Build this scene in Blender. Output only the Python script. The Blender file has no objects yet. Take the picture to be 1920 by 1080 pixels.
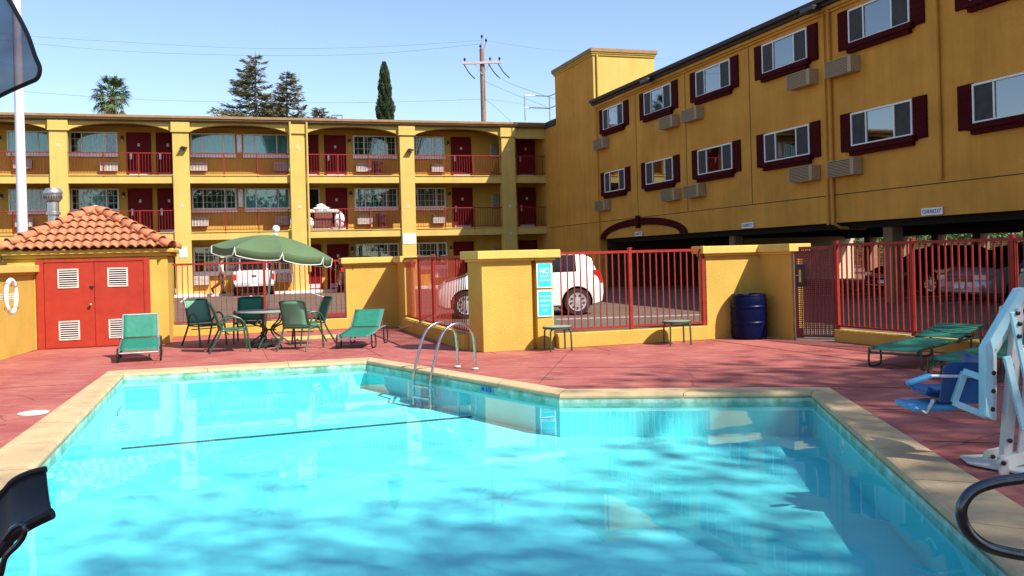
import bpy, math, random
from mathutils import Vector, Matrix
from mathutils.geometry import tessellate_polygon
R = math.radians
C = bpy.context.scene
col = C.collection
random.seed(7)

# ---------------- camera, sky, sun, exposure ----------------
EYE = 1.6; FPX = 1730.0; ROLL = 0.0265
cam_d = bpy.data.cameras.new("camera"); cam = bpy.data.objects.new("camera", cam_d); col.objects.link(cam)
cam.location = (0, 0, EYE)
cam.rotation_euler = (Matrix.Rotation(R(90), 4, 'X') @ Matrix.Rotation(-ROLL, 4, 'Z')).to_euler()
cam_d.sensor_width = 36; cam_d.lens = 36 * FPX / 1920
cam_d.shift_y = -57 / 1920; cam_d.shift_x = 1.5 / 1920
cam_d.clip_start = 0.05; cam_d.clip_end = 3000
C.camera = cam

SUN_TO = Vector((0.79, -0.62, 1.0)).normalized()      # direction towards the sun
SUN_EL = math.asin(SUN_TO.z); SUN_AZ = math.atan2(SUN_TO.x, SUN_TO.y)
world = bpy.data.worlds.new("World"); C.world = world; world.use_nodes = True
nt = world.node_tree; nt.nodes.clear()
sky = nt.nodes.new('ShaderNodeTexSky'); sky.sky_type = 'NISHITA'; sky.sun_disc = False
sky.sun_elevation = SUN_EL; sky.sun_rotation = SUN_AZ
sky.air_density = 1.0; sky.dust_density = 0.6; sky.ozone_density = 1.6; sky.altitude = 50
bg = nt.nodes.new('ShaderNodeBackground'); bg.inputs[1].default_value = 0.128
wo = nt.nodes.new('ShaderNodeOutputWorld')
nt.links.new(sky.outputs[0], bg.inputs[0]); nt.links.new(bg.outputs[0], wo.inputs[0])
sl = bpy.data.lights.new("sun", 'SUN'); sl.energy = 5.0; sl.angle = R(0.5); sl.color = (1, 0.93, 0.82)
so = bpy.data.objects.new("sun", sl); col.objects.link(so)
so.rotation_euler = SUN_TO.to_track_quat('Z', 'Y').to_euler()
C.view_settings.view_transform = 'Standard'; C.view_settings.look = 'None'
C.view_settings.exposure = 0.68; C.view_settings.gamma = 1
C.render.engine = 'CYCLES'
C.cycles.use_denoising = True
C.cycles.max_bounces = 8; C.cycles.transparent_max_bounces = 16; C.cycles.caustics_reflective = False
C.cycles.sample_clamp_indirect = 6

# ---------------- pixel helpers: photograph pixel -> point on a real plane ----------------
def ab(u, v):
    x = u - 960; y = v - 540
    return x - ROLL * y, ROLL * x + y + 57
def G(u, v, z=0):
    a, b = ab(u, v); Y = (EYE - z) * FPX / b
    return Vector((a / FPX * Y, Y, z))
def PY(u, v, Y):
    a, b = ab(u, v)
    return Vector((a / FPX * Y, Y, EYE - b / FPX * Y))

TH = R(17.46); ct, st = math.cos(TH), math.sin(TH)
CORNER = Vector((1.83, 46.6, 0))
DA = Vector((ct, st, 0)); DB = Vector((st, -ct, 0))    # along the far wing (rightwards) / along the right wing (nearer)

# ---------------- materials ----------------
MATS = {}
def mat(name, color, rough=0.7, metal=0.0, spec=0.5, noise=0.0, nscale=4.0, bump=0.0, bscale=60.0, color2=None, alpha=1.0, coat=0.0, streak=0.0):
    m = bpy.data.materials.new(name); m.use_nodes = True
    t = m.node_tree; b = t.nodes['Principled BSDF']
    b.inputs['Roughness'].default_value = rough; b.inputs['Metallic'].default_value = metal
    b.inputs['Specular IOR Level'].default_value = spec; b.inputs['Coat Weight'].default_value = coat
    b.inputs['Base Color'].default_value = (*color, 1); b.inputs['Alpha'].default_value = alpha
    tc = t.nodes.new('ShaderNodeTexCoord')
    if noise > 0:
        n = t.nodes.new('ShaderNodeTexNoise'); n.inputs['Scale'].default_value = nscale; n.inputs['Detail'].default_value = 6; n.inputs['Roughness'].default_value = 0.6
        t.links.new(tc.outputs['Object'], n.inputs['Vector'])
        r = t.nodes.new('ShaderNodeMapRange'); r.inputs[1].default_value = 0.35; r.inputs[2].default_value = 0.68
        r.inputs[3].default_value = 0; r.inputs[4].default_value = 1
        t.links.new(n.outputs[0], r.inputs[0])
        mx = t.nodes.new('ShaderNodeMix'); mx.data_type = 'RGBA'
        c2 = color2 if color2 else tuple(c * (1 - noise) for c in color)
        c1 = color if color2 else tuple(min(1, c * (1 + noise * 0.5)) for c in color)
        mx.inputs[6].default_value = (*c1, 1); mx.inputs[7].default_value = (*c2, 1)
        t.links.new(r.outputs[0], mx.inputs[0]); t.links.new(mx.outputs[2], b.inputs['Base Color'])
    if streak > 0:
        mp = t.nodes.new('ShaderNodeMapping'); mp.inputs['Scale'].default_value = (2.2, 2.2, 0.16); t.links.new(tc.outputs['Object'], mp.inputs[0])
        n3 = t.nodes.new('ShaderNodeTexNoise'); n3.inputs['Scale'].default_value = 1.6; n3.inputs['Detail'].default_value = 8; n3.inputs['Roughness'].default_value = 0.7; t.links.new(mp.outputs[0], n3.inputs['Vector'])
        r3 = t.nodes.new('ShaderNodeMapRange'); r3.inputs[1].default_value = 0.42; r3.inputs[2].default_value = 0.75; r3.inputs[3].default_value = 0; r3.inputs[4].default_value = streak; t.links.new(n3.outputs[0], r3.inputs[0])
        m3 = t.nodes.new('ShaderNodeMix'); m3.data_type = 'RGBA'; m3.blend_type = 'MULTIPLY'; m3.inputs[7].default_value = (0.45, 0.40, 0.36, 1)
        src = b.inputs['Base Color'].links[0].from_socket; t.links.new(r3.outputs[0], m3.inputs[0]); t.links.new(src, m3.inputs[6]); t.links.new(m3.outputs[2], b.inputs['Base Color'])
    if bump > 0:
        n2 = t.nodes.new('ShaderNodeTexNoise'); n2.inputs['Scale'].default_value = bscale; n2.inputs['Detail'].default_value = 4
        t.links.new(tc.outputs['Object'], n2.inputs['Vector'])
        bp = t.nodes.new('ShaderNodeBump'); bp.inputs['Strength'].default_value = bump; bp.inputs['Distance'].default_value = 0.02
        t.links.new(n2.outputs[0], bp.inputs['Height']); t.links.new(bp.outputs[0], b.inputs['Normal'])
    MATS[name] = m
    return m
M = MATS
mat('yellow_stucco', (0.56, 0.375, 0.082), 0.9, spec=0.15, noise=0.12, nscale=1.2, bump=0.4, bscale=45, streak=0.12)
mat('yellow_far', (0.58, 0.415, 0.12), 0.9, spec=0.15, noise=0.10, nscale=0.9, bump=0.3, bscale=30, streak=0.18)
mat('gallery_shade_yellow', (0.56, 0.33, 0.065), 0.9, spec=0.1, noise=0.12, nscale=0.8, bump=0.3, bscale=30)  # same yellow as the wing, darkened in colour for the gallery shade
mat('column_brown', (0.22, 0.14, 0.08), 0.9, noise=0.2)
mat('shaded_yellow_stucco', (0.68, 0.315, 0.06), 0.92, spec=0.1, noise=0.15, nscale=0.7, bump=0.45, bscale=28, streak=0.28)  # the yellow wall paint again, with the right wing's shade in its colour
mat('trim_yellow', (0.64, 0.46, 0.12), 0.85, spec=0.2, noise=0.08, nscale=3, bump=0.2, bscale=60)
mat('roof_trim', (0.30, 0.17, 0.075), 0.8, noise=0.2, nscale=3)
mat('roof_dark', (0.05, 0.025, 0.015), 0.8, noise=0.2)
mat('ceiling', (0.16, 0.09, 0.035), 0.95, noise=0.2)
mat('door_red', (0.14, 0.006, 0.008), 0.6, spec=0.15, noise=0.12, nscale=6)
mat('shutter_red', (0.060, 0.004, 0.005), 0.8, spec=0.08, noise=0.15, nscale=8)
mat('rail_red', (0.24, 0.020, 0.014), 0.6, spec=0.2, noise=0.15, nscale=9)
mat('fence_red', (0.30, 0.026, 0.018), 0.5, spec=0.25, noise=0.18, nscale=7)
mat('gate_red', (0.16, 0.012, 0.012), 0.5, noise=0.2, nscale=20)
mat('shed_red', (0.36, 0.036, 0.020), 0.6, spec=0.2, noise=0.12, nscale=5, bump=0.08, bscale=20)
mat('white_paint', (0.80, 0.78, 0.76), 0.5, noise=0.06, nscale=10)
mat('dirty_white', (0.62, 0.56, 0.50), 0.6, noise=0.25, nscale=15)
mat('kick_plate', (0.62, 0.55, 0.60), 0.4, metal=0.3, noise=0.2, nscale=20)
mat('ac_beige', (0.38, 0.27, 0.155), 0.55, noise=0.1, nscale=10)
mat('black', (0.010, 0.010, 0.011), 0.6)
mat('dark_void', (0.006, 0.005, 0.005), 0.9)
mat('dark_metal', (0.03, 0.03, 0.032), 0.4, metal=0.5)
mat('galv', (0.52, 0.50, 0.50), 0.35, metal=0.8, noise=0.25, nscale=8)
mat('chrome', (0.62, 0.60, 0.60), 0.18, metal=1.0, noise=0.2, nscale=25, color2=(0.42, 0.36, 0.33))
mat('dark_chrome', (0.10, 0.12, 0.14), 0.22, metal=1.0, noise=0.3, nscale=12)
mat('pole_white', (0.70, 0.66, 0.72), 0.35, noise=0.1, nscale=5)
mat('curtain_cyan', (0.62, 0.86, 0.80), 0.9, noise=0.08, nscale=6)
mat('curtain_dark', (0.10, 0.13, 0.05), 0.9, noise=0.4, nscale=5)
mat('curtain_cream', (0.42, 0.37, 0.20), 0.9, noise=0.15, nscale=6)
mat('insect_screen', (0.035, 0.032, 0.035), 0.7, noise=0.3, nscale=5)
mat('terracotta', (0.52, 0.225, 0.12), 0.9, spec=0.2, noise=0.3, nscale=7, color2=(0.38, 0.135, 0.065), bump=0.2)
mat('green_sling', (0.014, 0.175, 0.115), 0.65, noise=0.15, nscale=12)
mat('green_pale', (0.12, 0.30, 0.20), 0.7, noise=0.12, nscale=8)
mat('green_frame', (0.028, 0.075, 0.045), 0.4, noise=0.1)
mat('umbrella_green', (0.092, 0.15, 0.068), 0.8, noise=0.1, nscale=3)
mat('table_top', (0.30, 0.34, 0.28), 0.3, noise=0.15, nscale=10)
mat('barrel_blue', (0.001, 0.004, 0.035), 0.4, spec=0.12, noise=0.2, nscale=6)
mat('seat_blue', (0.005, 0.055, 0.20), 0.35, noise=0.1, nscale=6)
mat('pad_blue', (0.05, 0.28, 0.55), 0.5, noise=0.1, nscale=12)
mat('lift_lit_white', (0.42, 0.70, 0.80), 0.4, noise=0.1, nscale=8)  # same white metal, light on its outer faces painted as pale blue
mat('lift_white', (0.60, 0.60, 0.58), 0.45, noise=0.1, nscale=8)
mat('sign_cyan', (0.02, 0.55, 0.62), 0.5)
mat('sign_white', (0.85, 0.85, 0.85), 0.5)
mat('glyph_dark', (0.01, 0.01, 0.03), 0.6)
mat('orange', (0.8, 0.15, 0.02), 0.5)
mat('wood_pole', (0.26, 0.17, 0.14), 0.9, noise=0.3, nscale=6)
mat('crossarm', (0.50, 0.44, 0.46), 0.85, noise=0.2, nscale=10)
mat('wire', (0.22, 0.25, 0.30), 0.7)
mat('bark', (0.10, 0.07, 0.05), 0.95, noise=0.4, nscale=8)
mat('leaf_cedar', (0.075, 0.10, 0.06), 0.7, noise=0.5, nscale=1.5, color2=(0.17, 0.13, 0.06))
mat('leaf_cypress', (0.035, 0.060, 0.022), 0.75, noise=0.5, nscale=2)
mat('leaf_palm', (0.09, 0.14, 0.03), 0.55, noise=0.4, nscale=2)
mat('frond_dry', (0.36, 0.26, 0.13), 0.9, noise=0.3, nscale=3)
mat('leaf_broad', (0.06, 0.11, 0.03), 0.6, noise=0.4, nscale=2)
mat('leaf_hedge', (0.07, 0.14, 0.03), 0.6, noise=0.5, nscale=2)
mat('beige_wall', (0.55, 0.45, 0.30), 0.9, noise=0.1, bump=0.1)
mat('tyre', (0.018, 0.018, 0.018), 0.85, noise=0.2)
mat('rim', (0.60, 0.60, 0.62), 0.3, metal=0.6)
mat('car_white', (0.78, 0.78, 0.77), 0.25, coat=0.6)
mat('car_silver', (0.42, 0.43, 0.50), 0.3, metal=0.35, coat=0.5)
mat('car_grey', (0.26, 0.27, 0.30), 0.3, metal=0.35, coat=0.5)
mat('car_black', (0.012, 0.012, 0.014), 0.25, coat=0.6)
mat('car_glass', (0.012, 0.014, 0.016), 0.05, spec=0.5)
mat('tail_red', (0.55, 0.01, 0.01), 0.25)
mat('headlight', (0.55, 0.55, 0.55), 0.1, metal=0.4)
mat('skin', (0.30, 0.13, 0.07), 0.6)
mat('shirt_white', (0.75, 0.76, 0.80), 0.85)
mat('sleeve_navy', (0.04, 0.05, 0.10), 0.85)
mat('trouser_brown', (0.085, 0.04, 0.022), 0.85)
mat('cap_khaki', (0.55, 0.42, 0.24), 0.85)
mat('linen', (0.85, 0.84, 0.84), 0.9, bump=0.3, bscale=12)
mat('bag_brown', (0.16, 0.055, 0.04), 0.85, noise=0.3, nscale=8)
mat('bin_maroon', (0.06, 0.012, 0.016), 0.5)
mat('black_sling', (0.008, 0.010, 0.014), 0.5, bump=0.1, bscale=150)
mat('brass', (0.45, 0.27, 0.10), 0.4, metal=0.8)
mat('yellow_slab', (0.62, 0.45, 0.16), 0.8, noise=0.25, nscale=6)
mat('red_stop', (0.25, 0.03, 0.04), 0.7, noise=0.2)

def node_mat(name):
    m = bpy.data.materials.new(name); m.use_nodes = True
    m.node_tree.nodes.clear(); MATS[name] = m
    t = m.node_tree
    return m, t, t.nodes.new('ShaderNodeOutputMaterial')

def glass_mat(name, base, low):
    m, t, out = node_mat(name)
    tr = t.nodes.new('ShaderNodeBsdfTransparent'); tr.inputs[0].default_value = (*base, 1)
    gl = t.nodes.new('ShaderNodeBsdfGlossy'); gl.inputs['Roughness'].default_value = 0.02; gl.inputs[0].default_value = (0.95, 0.97, 1, 1)
    fr = t.nodes.new('ShaderNodeFresnel'); fr.inputs[0].default_value = 1.5
    mr = t.nodes.new('ShaderNodeMapRange'); mr.inputs[1].default_value = 0; mr.inputs[2].default_value = 1; mr.inputs[3].default_value = low; mr.inputs[4].default_value = 1
    t.links.new(fr.outputs[0], mr.inputs[0])
    mx = t.nodes.new('ShaderNodeMixShader')
    t.links.new(mr.outputs[0], mx.inputs[0]); t.links.new(tr.outputs[0], mx.inputs[1]); t.links.new(gl.outputs[0], mx.inputs[2])
    t.links.new(mx.outputs[0], out.inputs[0])
glass_mat('window_glass', (0.72, 0.88, 0.86), 0.04)
glass_mat('coated_glass', (0.5, 0.55, 0.55), 0.20)

def concrete_deck():
    m, t, out = node_mat('deck_concrete')
    b = t.nodes.new('ShaderNodeBsdfPrincipled'); t.links.new(b.outputs[0], out.inputs[0])
    tc = t.nodes.new('ShaderNodeTexCoord')
    def noise(sc, det, rough, stretch=None):
        n = t.nodes.new('ShaderNodeTexNoise'); n.inputs['Scale'].default_value = sc; n.inputs['Detail'].default_value = det; n.inputs['Roughness'].default_value = rough
        if stretch:
            mp = t.nodes.new('ShaderNodeMapping'); mp.inputs['Scale'].default_value = stretch; mp.inputs['Rotation'].default_value = (0, 0, 0.4)
            t.links.new(tc.outputs['Object'], mp.inputs[0]); t.links.new(mp.outputs[0], n.inputs['Vector'])
        else: t.links.new(tc.outputs['Object'], n.inputs['Vector'])
        return n
    def ramp(n, a, bb):
        r = t.nodes.new('ShaderNodeMapRange'); r.inputs[1].default_value = a; r.inputs[2].default_value = bb
        t.links.new(n.outputs[0], r.inputs[0]); return r
    def mix(f, c1, c2):
        mx = t.nodes.new('ShaderNodeMix'); mx.data_type = 'RGBA'
        t.links.new(f.outputs[0], mx.inputs[0])
        if isinstance(c1, tuple): mx.inputs[6].default_value = (*c1, 1)
        else: t.links.new(c1.outputs[2], mx.inputs[6])
        mx.inputs[7].default_value = (*c2, 1); return mx
    c = mix(ramp(noise(0.8, 8, 0.65), 0.35, 0.7), (0.30, 0.054, 0.050), (0.42, 0.13, 0.10))
    c = mix(ramp(noise(2.2, 10, 0.75, (1, 3, 1)), 0.50, 0.78), c, (0.52, 0.27, 0.22))
    c = mix(ramp(noise(5, 8, 0.7), 0.62, 0.85), c, (0.20, 0.035, 0.042))
    vo = t.nodes.new('ShaderNodeTexVoronoi'); vo.feature = 'DISTANCE_TO_EDGE'; vo.inputs['Scale'].default_value = 0.33
    nd = noise(1.3, 5, 0.6); va = t.nodes.new('ShaderNodeVectorMath'); va.operation = 'MULTIPLY_ADD'; va.inputs[1].default_value = (0.5, 0.5, 0); t.links.new(nd.outputs[1], va.inputs[0]); t.links.new(tc.outputs['Object'], va.inputs[2]); t.links.new(va.outputs[0], vo.inputs['Vector'])
    r = t.nodes.new('ShaderNodeMapRange'); r.inputs[1].default_value = 0.0; r.inputs[2].default_value = 0.0045; r.inputs[3].default_value = 0.75; r.inputs[4].default_value = 0; t.links.new(vo.outputs['Distance'], r.inputs[0])
    c = mix(r, c, (0.10, 0.022, 0.022))
    t.links.new(c.outputs[2], b.inputs['Base Color']); b.inputs['Roughness'].default_value = 0.75
    n2 = noise(35, 8, 0.7); bp = t.nodes.new('ShaderNodeBump'); bp.inputs['Strength'].default_value = 0.35; bp.inputs['Distance'].default_value = 0.01
    t.links.new(n2.outputs[0], bp.inputs['Height']); t.links.new(bp.outputs[0], b.inputs['Normal'])
concrete_deck()
mat('coping', (0.60, 0.44, 0.24), 0.8, noise=0.35, nscale=2.5, color2=(0.42, 0.30, 0.17), bump=0.3, bscale=40)
mat('asphalt', (0.125, 0.098, 0.07), 0.9, noise=0.25, nscale=0.8, bump=0.5, bscale=80)
mat('line_paint', (0.62, 0.60, 0.58), 0.8, noise=0.3, nscale=10)
mat('joint', (0.06, 0.012, 0.012), 0.9)
mat('pool_plaster', (0.27, 0.90, 0.96), 0.8, noise=0.10, nscale=1.2)
mat('pool_tile', (0.52, 0.64, 0.54), 0.4, noise=0.5, nscale=6, color2=(0.12, 0.30, 0.20))
mat('pool_line', (0.015, 0.04, 0.05), 0.5)

def water_mat():
    m, t, out = node_mat('water')
    tr = t.nodes.new('ShaderNodeBsdfTransparent'); tr.inputs[0].default_value = (0.70, 0.98, 1.0, 1)
    gl = t.nodes.new('ShaderNodeBsdfGlossy'); gl.inputs['Roughness'].default_value = 0.015
    gl.inputs[0].default_value = (0.75, 0.92, 0.95, 1)
    fr = t.nodes.new('ShaderNodeFresnel'); fr.inputs[0].default_value = 1.33
    tc = t.nodes.new('ShaderNodeTexCoord')
    n = t.nodes.new('ShaderNodeTexNoise'); n.inputs['Scale'].default_value = 1.6; n.inputs['Detail'].default_value = 2
    t.links.new(tc.outputs['Object'], n.inputs['Vector'])
    bp = t.nodes.new('ShaderNodeBump'); bp.inputs['Strength'].default_value = 0.02; bp.inputs['Distance'].default_value = 0.1
    t.links.new(n.outputs[0], bp.inputs['Height']); t.links.new(bp.outputs[0], gl.inputs['Normal']); t.links.new(bp.outputs[0], fr.inputs['Normal'])
    mx = t.nodes.new('ShaderNodeMixShader')
    sc = t.nodes.new('ShaderNodeMath'); sc.operation = 'MULTIPLY'; sc.inputs[1].default_value = 0.80; t.links.new(fr.outputs[0], sc.inputs[0])
    t.links.new(sc.outputs[0], mx.inputs[0]); t.links.new(tr.outputs[0], mx.inputs[1]); t.links.new(gl.outputs[0], mx.inputs[2])
    t.links.new(mx.outputs[0], out.inputs[0])
water_mat()

def mesh_fabric():
    m, t, out = node_mat('navy_mesh')
    tr = t.nodes.new('ShaderNodeBsdfTransparent')
    df = t.nodes.new('ShaderNodeBsdfDiffuse'); df.inputs[0].default_value = (0.012, 0.03, 0.10, 1)
    tc = t.nodes.new('ShaderNodeTexCoord')
    w = t.nodes.new('ShaderNodeTexWave'); w.inputs['Scale'].default_value = 150; w.bands_direction = 'DIAGONAL'
    w2 = t.nodes.new('ShaderNodeTexNoise'); w2.inputs['Scale'].default_value = 6
    t.links.new(tc.outputs['Object'], w.inputs['Vector']); t.links.new(tc.outputs['Object'], w2.inputs['Vector'])
    ad = t.nodes.new('ShaderNodeMath'); ad.operation = 'MULTIPLY_ADD'; ad.inputs[1].default_value = 0.14; ad.inputs[2].default_value = 0.54
    t.links.new(w.outputs[0], ad.inputs[0])
    a2 = t.nodes.new('ShaderNodeMath'); a2.operation = 'MULTIPLY_ADD'; a2.inputs[1].default_value = 0.4
    t.links.new(w2.outputs[0], a2.inputs[0]); t.links.new(ad.outputs[0], a2.inputs[2])
    mx = t.nodes.new('ShaderNodeMixShader')
    t.links.new(a2.outputs[0], mx.inputs[0]); t.links.new(tr.outputs[0], mx.inputs[1]); t.links.new(df.outputs[0], mx.inputs[2])
    t.links.new(mx.outputs[0], out.inputs[0])
mesh_fabric()
def perforated(name, color, scale, cover):
    m, t, out = node_mat(name)
    tr = t.nodes.new('ShaderNodeBsdfTransparent')
    df = t.nodes.new('ShaderNodeBsdfPrincipled'); df.inputs['Base Color'].default_value = (*color, 1); df.inputs['Roughness'].default_value = 0.5
    tc = t.nodes.new('ShaderNodeTexCoord')
    vo = t.nodes.new('ShaderNodeTexVoronoi'); vo.inputs['Scale'].default_value = scale; vo.inputs['Randomness'].default_value = 0.0; vo.voronoi_dimensions = '2D'
    sx = t.nodes.new('ShaderNodeSeparateXYZ'); cx = t.nodes.new('ShaderNodeCombineXYZ'); t.links.new(tc.outputs['Object'], sx.inputs[0]); t.links.new(sx.outputs[0], cx.inputs[0]); t.links.new(sx.outputs[2], cx.inputs[1])
    t.links.new(cx.outputs[0], vo.inputs['Vector'])
    gt = t.nodes.new('ShaderNodeMath'); gt.operation = 'GREATER_THAN'; gt.inputs[1].default_value = cover
    t.links.new(vo.outputs['Distance'], gt.inputs[0])
    mx = t.nodes.new('ShaderNodeMixShader')
    t.links.new(gt.outputs[0], mx.inputs[0]); t.links.new(tr.outputs[0], mx.inputs[1]); t.links.new(df.outputs[0], mx.inputs[2])
    t.links.new(mx.outputs[0], out.inputs[0])
perforated('perforated_red', (0.16, 0.012, 0.012), 30, 0.30)
perforated('perforated_salmon', (0.48, 0.16, 0.09), 34, 0.36)
perforated('chain_link', (0.5, 0.5, 0.5), 12, 0.50)

# ---------------- mesh builder ----------------
class MB:
    def __init__(s): s.v = []; s.f = []; s.m = []; s.cur = 0
    def face(s, idx): s.f.append(tuple(idx)); s.m.append(s.cur)
    def quad(s, *p):
        n = len(s.v); s.v += [tuple(q) for q in p]; s.face(range(n, n + len(p)))
    def box(s, x0, y0, z0, x1, y1, z1, T=None):
        n = len(s.v)
        p = [(x0, y0, z0), (x1, y0, z0), (x1, y1, z0), (x0, y1, z0), (x0, y0, z1), (x1, y0, z1), (x1, y1, z1), (x0, y1, z1)]
        if T: p = [tuple(T @ Vector(q)) for q in p]
        s.v += p
        for q in ((0, 3, 2, 1), (4, 5, 6, 7), (0, 1, 5, 4), (1, 2, 6, 5), (2, 3, 7, 6), (3, 0, 4, 7)): s.face([n + i for i in q])
        return s
    def bar(s, p0, p1, w, h, up=Vector((0, 0, 1))):       # rectangular bar, w sideways, h along up
        p0 = Vector(p0); p1 = Vector(p1); d = (p1 - p0).normalized()
        side = d.cross(up)
        if side.length < 1e-3: side = d.cross(Vector((0, 1, 0)))
        side.normalize(); u = side.cross(d)
        n = len(s.v)
        for p in (p0, p1):
            for a, b in ((-1, -1), (1, -1), (1, 1), (-1, 1)): s.v.append(tuple(p + side * (a * w / 2) + u * (b * h / 2)))
        for q in ((3, 2, 1, 0), (4, 5, 6, 7), (0, 1, 5, 4), (1, 2, 6, 5), (2, 3, 7, 6), (3, 0, 4, 7)): s.face([n + i for i in q])
        return s
    def tube(s, pts, r, n=8, closed=False, smooth_pts=0):
        pts = [Vector(p) for p in pts]
        if smooth_pts: pts = catmull(pts, smooth_pts, closed)
        rs = r if isinstance(r, (list, tuple)) else [r] * len(pts)
        N = len(pts); base = len(s.v)
        t0 = (pts[1] - pts[0]).normalized()
        u = t0.cross(Vector((0, 0, 1)))
        if u.length < 1e-3: u = t0.cross(Vector((0, 1, 0)))
        u.normalize()
        for i in range(N):
            if closed: t = (pts[(i + 1) % N] - pts[i - 1])
            else: t = pts[min(i + 1, N - 1)] - pts[max(i - 1, 0)]
            t.normalize(); u = (u - t * u.dot(t)); u.normalize(); w = t.cross(u)
            for k in range(n):
                a = 2 * math.pi * k / n
                s.v.append(tuple(pts[i] + (u * math.cos(a) + w * math.sin(a)) * rs[i]))
        for i in range(N if closed else N - 1):
            j = (i + 1) % N
            for k in range(n):
                k2 = (k + 1) % n
                s.face((base + i * n + k, base + i * n + k2, base + j * n + k2, base + j * n + k))
        if not closed:
            s.face([base + k for k in range(n)][::-1]); s.face([base + (N - 1) * n + k for k in range(n)])
        return s
    def lathe(s, prof, c=(0, 0, 0), n=20, T=None, cap=True):
        base = len(s.v)
        for r, z in prof:
            for k in range(n):
                a = 2 * math.pi * k / n; p = Vector((c[0] + r * math.cos(a), c[1] + r * math.sin(a), c[2] + z))
                s.v.append(tuple(T @ p if T else p))
        for i in range(len(prof) - 1):
            for k in range(n):
                k2 = (k + 1) % n
                s.face((base + i * n + k, base + i * n + k2, base + (i + 1) * n + k2, base + (i + 1) * n + k))
        if cap:
            s.face([base + k for k in range(n)][::-1]); s.face([base + (len(prof) - 1) * n + k for k in range(n)])
        return s
    def prism(s, poly, f0, f1, tri=True):                 # poly list of 2d; f0/f1 map 2d -> 3d for the two ends
        n = len(s.v); k = len(poly)
        s.v += [tuple(f0(*p)) for p in poly] + [tuple(f1(*p)) for p in poly]
        if tri:
            for t in tessellate_polygon([[Vector((p[0], p[1], 0)) for p in poly]]):
                s.face([n + i for i in t]); s.face([n + k + i for i in t][::-1])
        else:
            s.face(range(n, n + k)); s.face(list(range(n + k, n + 2 * k))[::-1])
        for i in range(k):
            j = (i + 1) % k; s.face((n + j, n + i, n + k + i, n + k + j))
        return s
    def xz(s, poly, y0, y1): return s.prism(poly, lambda a, b: (a, y0, b), lambda a, b: (a, y1, b))
    def xy(s, poly, z0, z1): return s.prism(poly, lambda a, b: (a, b, z0), lambda a, b: (a, b, z1))
    def yz(s, poly, x0, x1): return s.prism(poly, lambda a, b: (x0, a, b), lambda a, b: (x1, a, b))
    def build(s, name, mats, parent=None, smooth=False, bevel=0, loc=None, rotz=0, subsurf=0, solid=0):
        me = bpy.data.meshes.new(name); me.from_pydata(s.v, [], s.f)
        if not isinstance(mats, (list, tuple)): mats = [mats]
        for m in mats: me.materials.append(MATS[m])
        if len(mats) > 1: me.polygons.foreach_set('material_index', s.m)
        import bmesh
        bm = bmesh.new(); bm.from_mesh(me)
        if smooth or solid: bmesh.ops.remove_doubles(bm, verts=bm.verts, dist=2e-5)
        bmesh.ops.recalc_face_normals(bm, faces=bm.faces); bm.to_mesh(me); bm.free()
        if smooth:
            me.shade_smooth()
            me.set_sharp_from_angle(angle=R(40 if smooth is True else smooth))
        o = bpy.data.objects.new(name, me); col.objects.link(o)
        if parent: o.parent = parent
        if loc is not None: o.location = loc
        if rotz: o.rotation_euler[2] = rotz
        if solid: md = o.modifiers.new('s', 'SOLIDIFY'); md.thickness = solid; md.offset = 0
        if bevel:
            md = o.modifiers.new('b', 'BEVEL'); md.width = bevel; md.segments = 2; md.limit_method = 'ANGLE'; md.angle_limit = R(40)
        if subsurf: md = o.modifiers.new('ss', 'SUBSURF'); md.levels = subsurf; md.render_levels = subsurf
        return o

def catmull(pts, k, closed=False):
    out = []; N = len(pts)
    rng = N if closed else N - 1
    for i in range(rng):
        if closed: p0, p1, p2, p3 = pts[i - 1], pts[i], pts[(i + 1) % N], pts[(i + 2) % N]
        else: p0, p1, p2, p3 = pts[max(i - 1, 0)], pts[i], pts[i + 1], pts[min(i + 2, N - 1)]
        for j in range(k):
            t = j / k
            out.append(0.5 * ((2 * p1) + (p2 - p0) * t + (2 * p0 - 5 * p1 + 4 * p2 - p3) * t * t + (3 * p1 - p0 - 3 * p2 + p3) * t ** 3))
    if not closed: out.append(pts[-1])
    return out

def tag(o, label=None, cat=None, group=None, kind=None):
    if label: o['label'] = label
    if cat: o['category'] = cat
    if group: o['group'] = group
    if kind: o['kind'] = kind
    return o
def thing(name, label, cat, loc=(0, 0, 0), rotz=0, group=None):
    o = bpy.data.objects.new(name, None); col.objects.link(o); o.empty_display_size = 0.2
    o.location = loc; o.rotation_euler = (0, 0, rotz)
    return tag(o, label, cat, group)
def copy_tree(o, parent=None, loc=None, rotz=None):
    c = o.copy(); col.objects.link(c); c.parent = parent
    if loc is not None: c.location = loc
    if rotz is not None: c.rotation_euler[2] = rotz
    for ch in list(o.children): copy_tree(ch, c)
    return c
def text(name, s, size, m, parent, loc, rot=(R(90), 0, 0), width=None, align='CENTER', ext=0.002):
    cu = bpy.data.curves.new(name, 'FONT'); cu.body = s; cu.size = size; cu.align_x = align; cu.align_y = 'CENTER'; cu.extrude = ext
    t = bpy.data.objects.new(name, cu); col.objects.link(t)
    dg = bpy.context.evaluated_depsgraph_get(); me = bpy.data.meshes.new_from_object(t.evaluated_get(dg))
    bpy.data.objects.remove(t); me.materials.clear(); me.materials.append(MATS[m])
    o = bpy.data.objects.new(name, me); col.objects.link(o); o.parent = parent; o.location = loc; o.rotation_euler = rot
    if width:
        xs = [v.co.x for v in me.vertices]; w = max(xs) - min(xs); o.scale[0] = width / w
    return o
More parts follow.
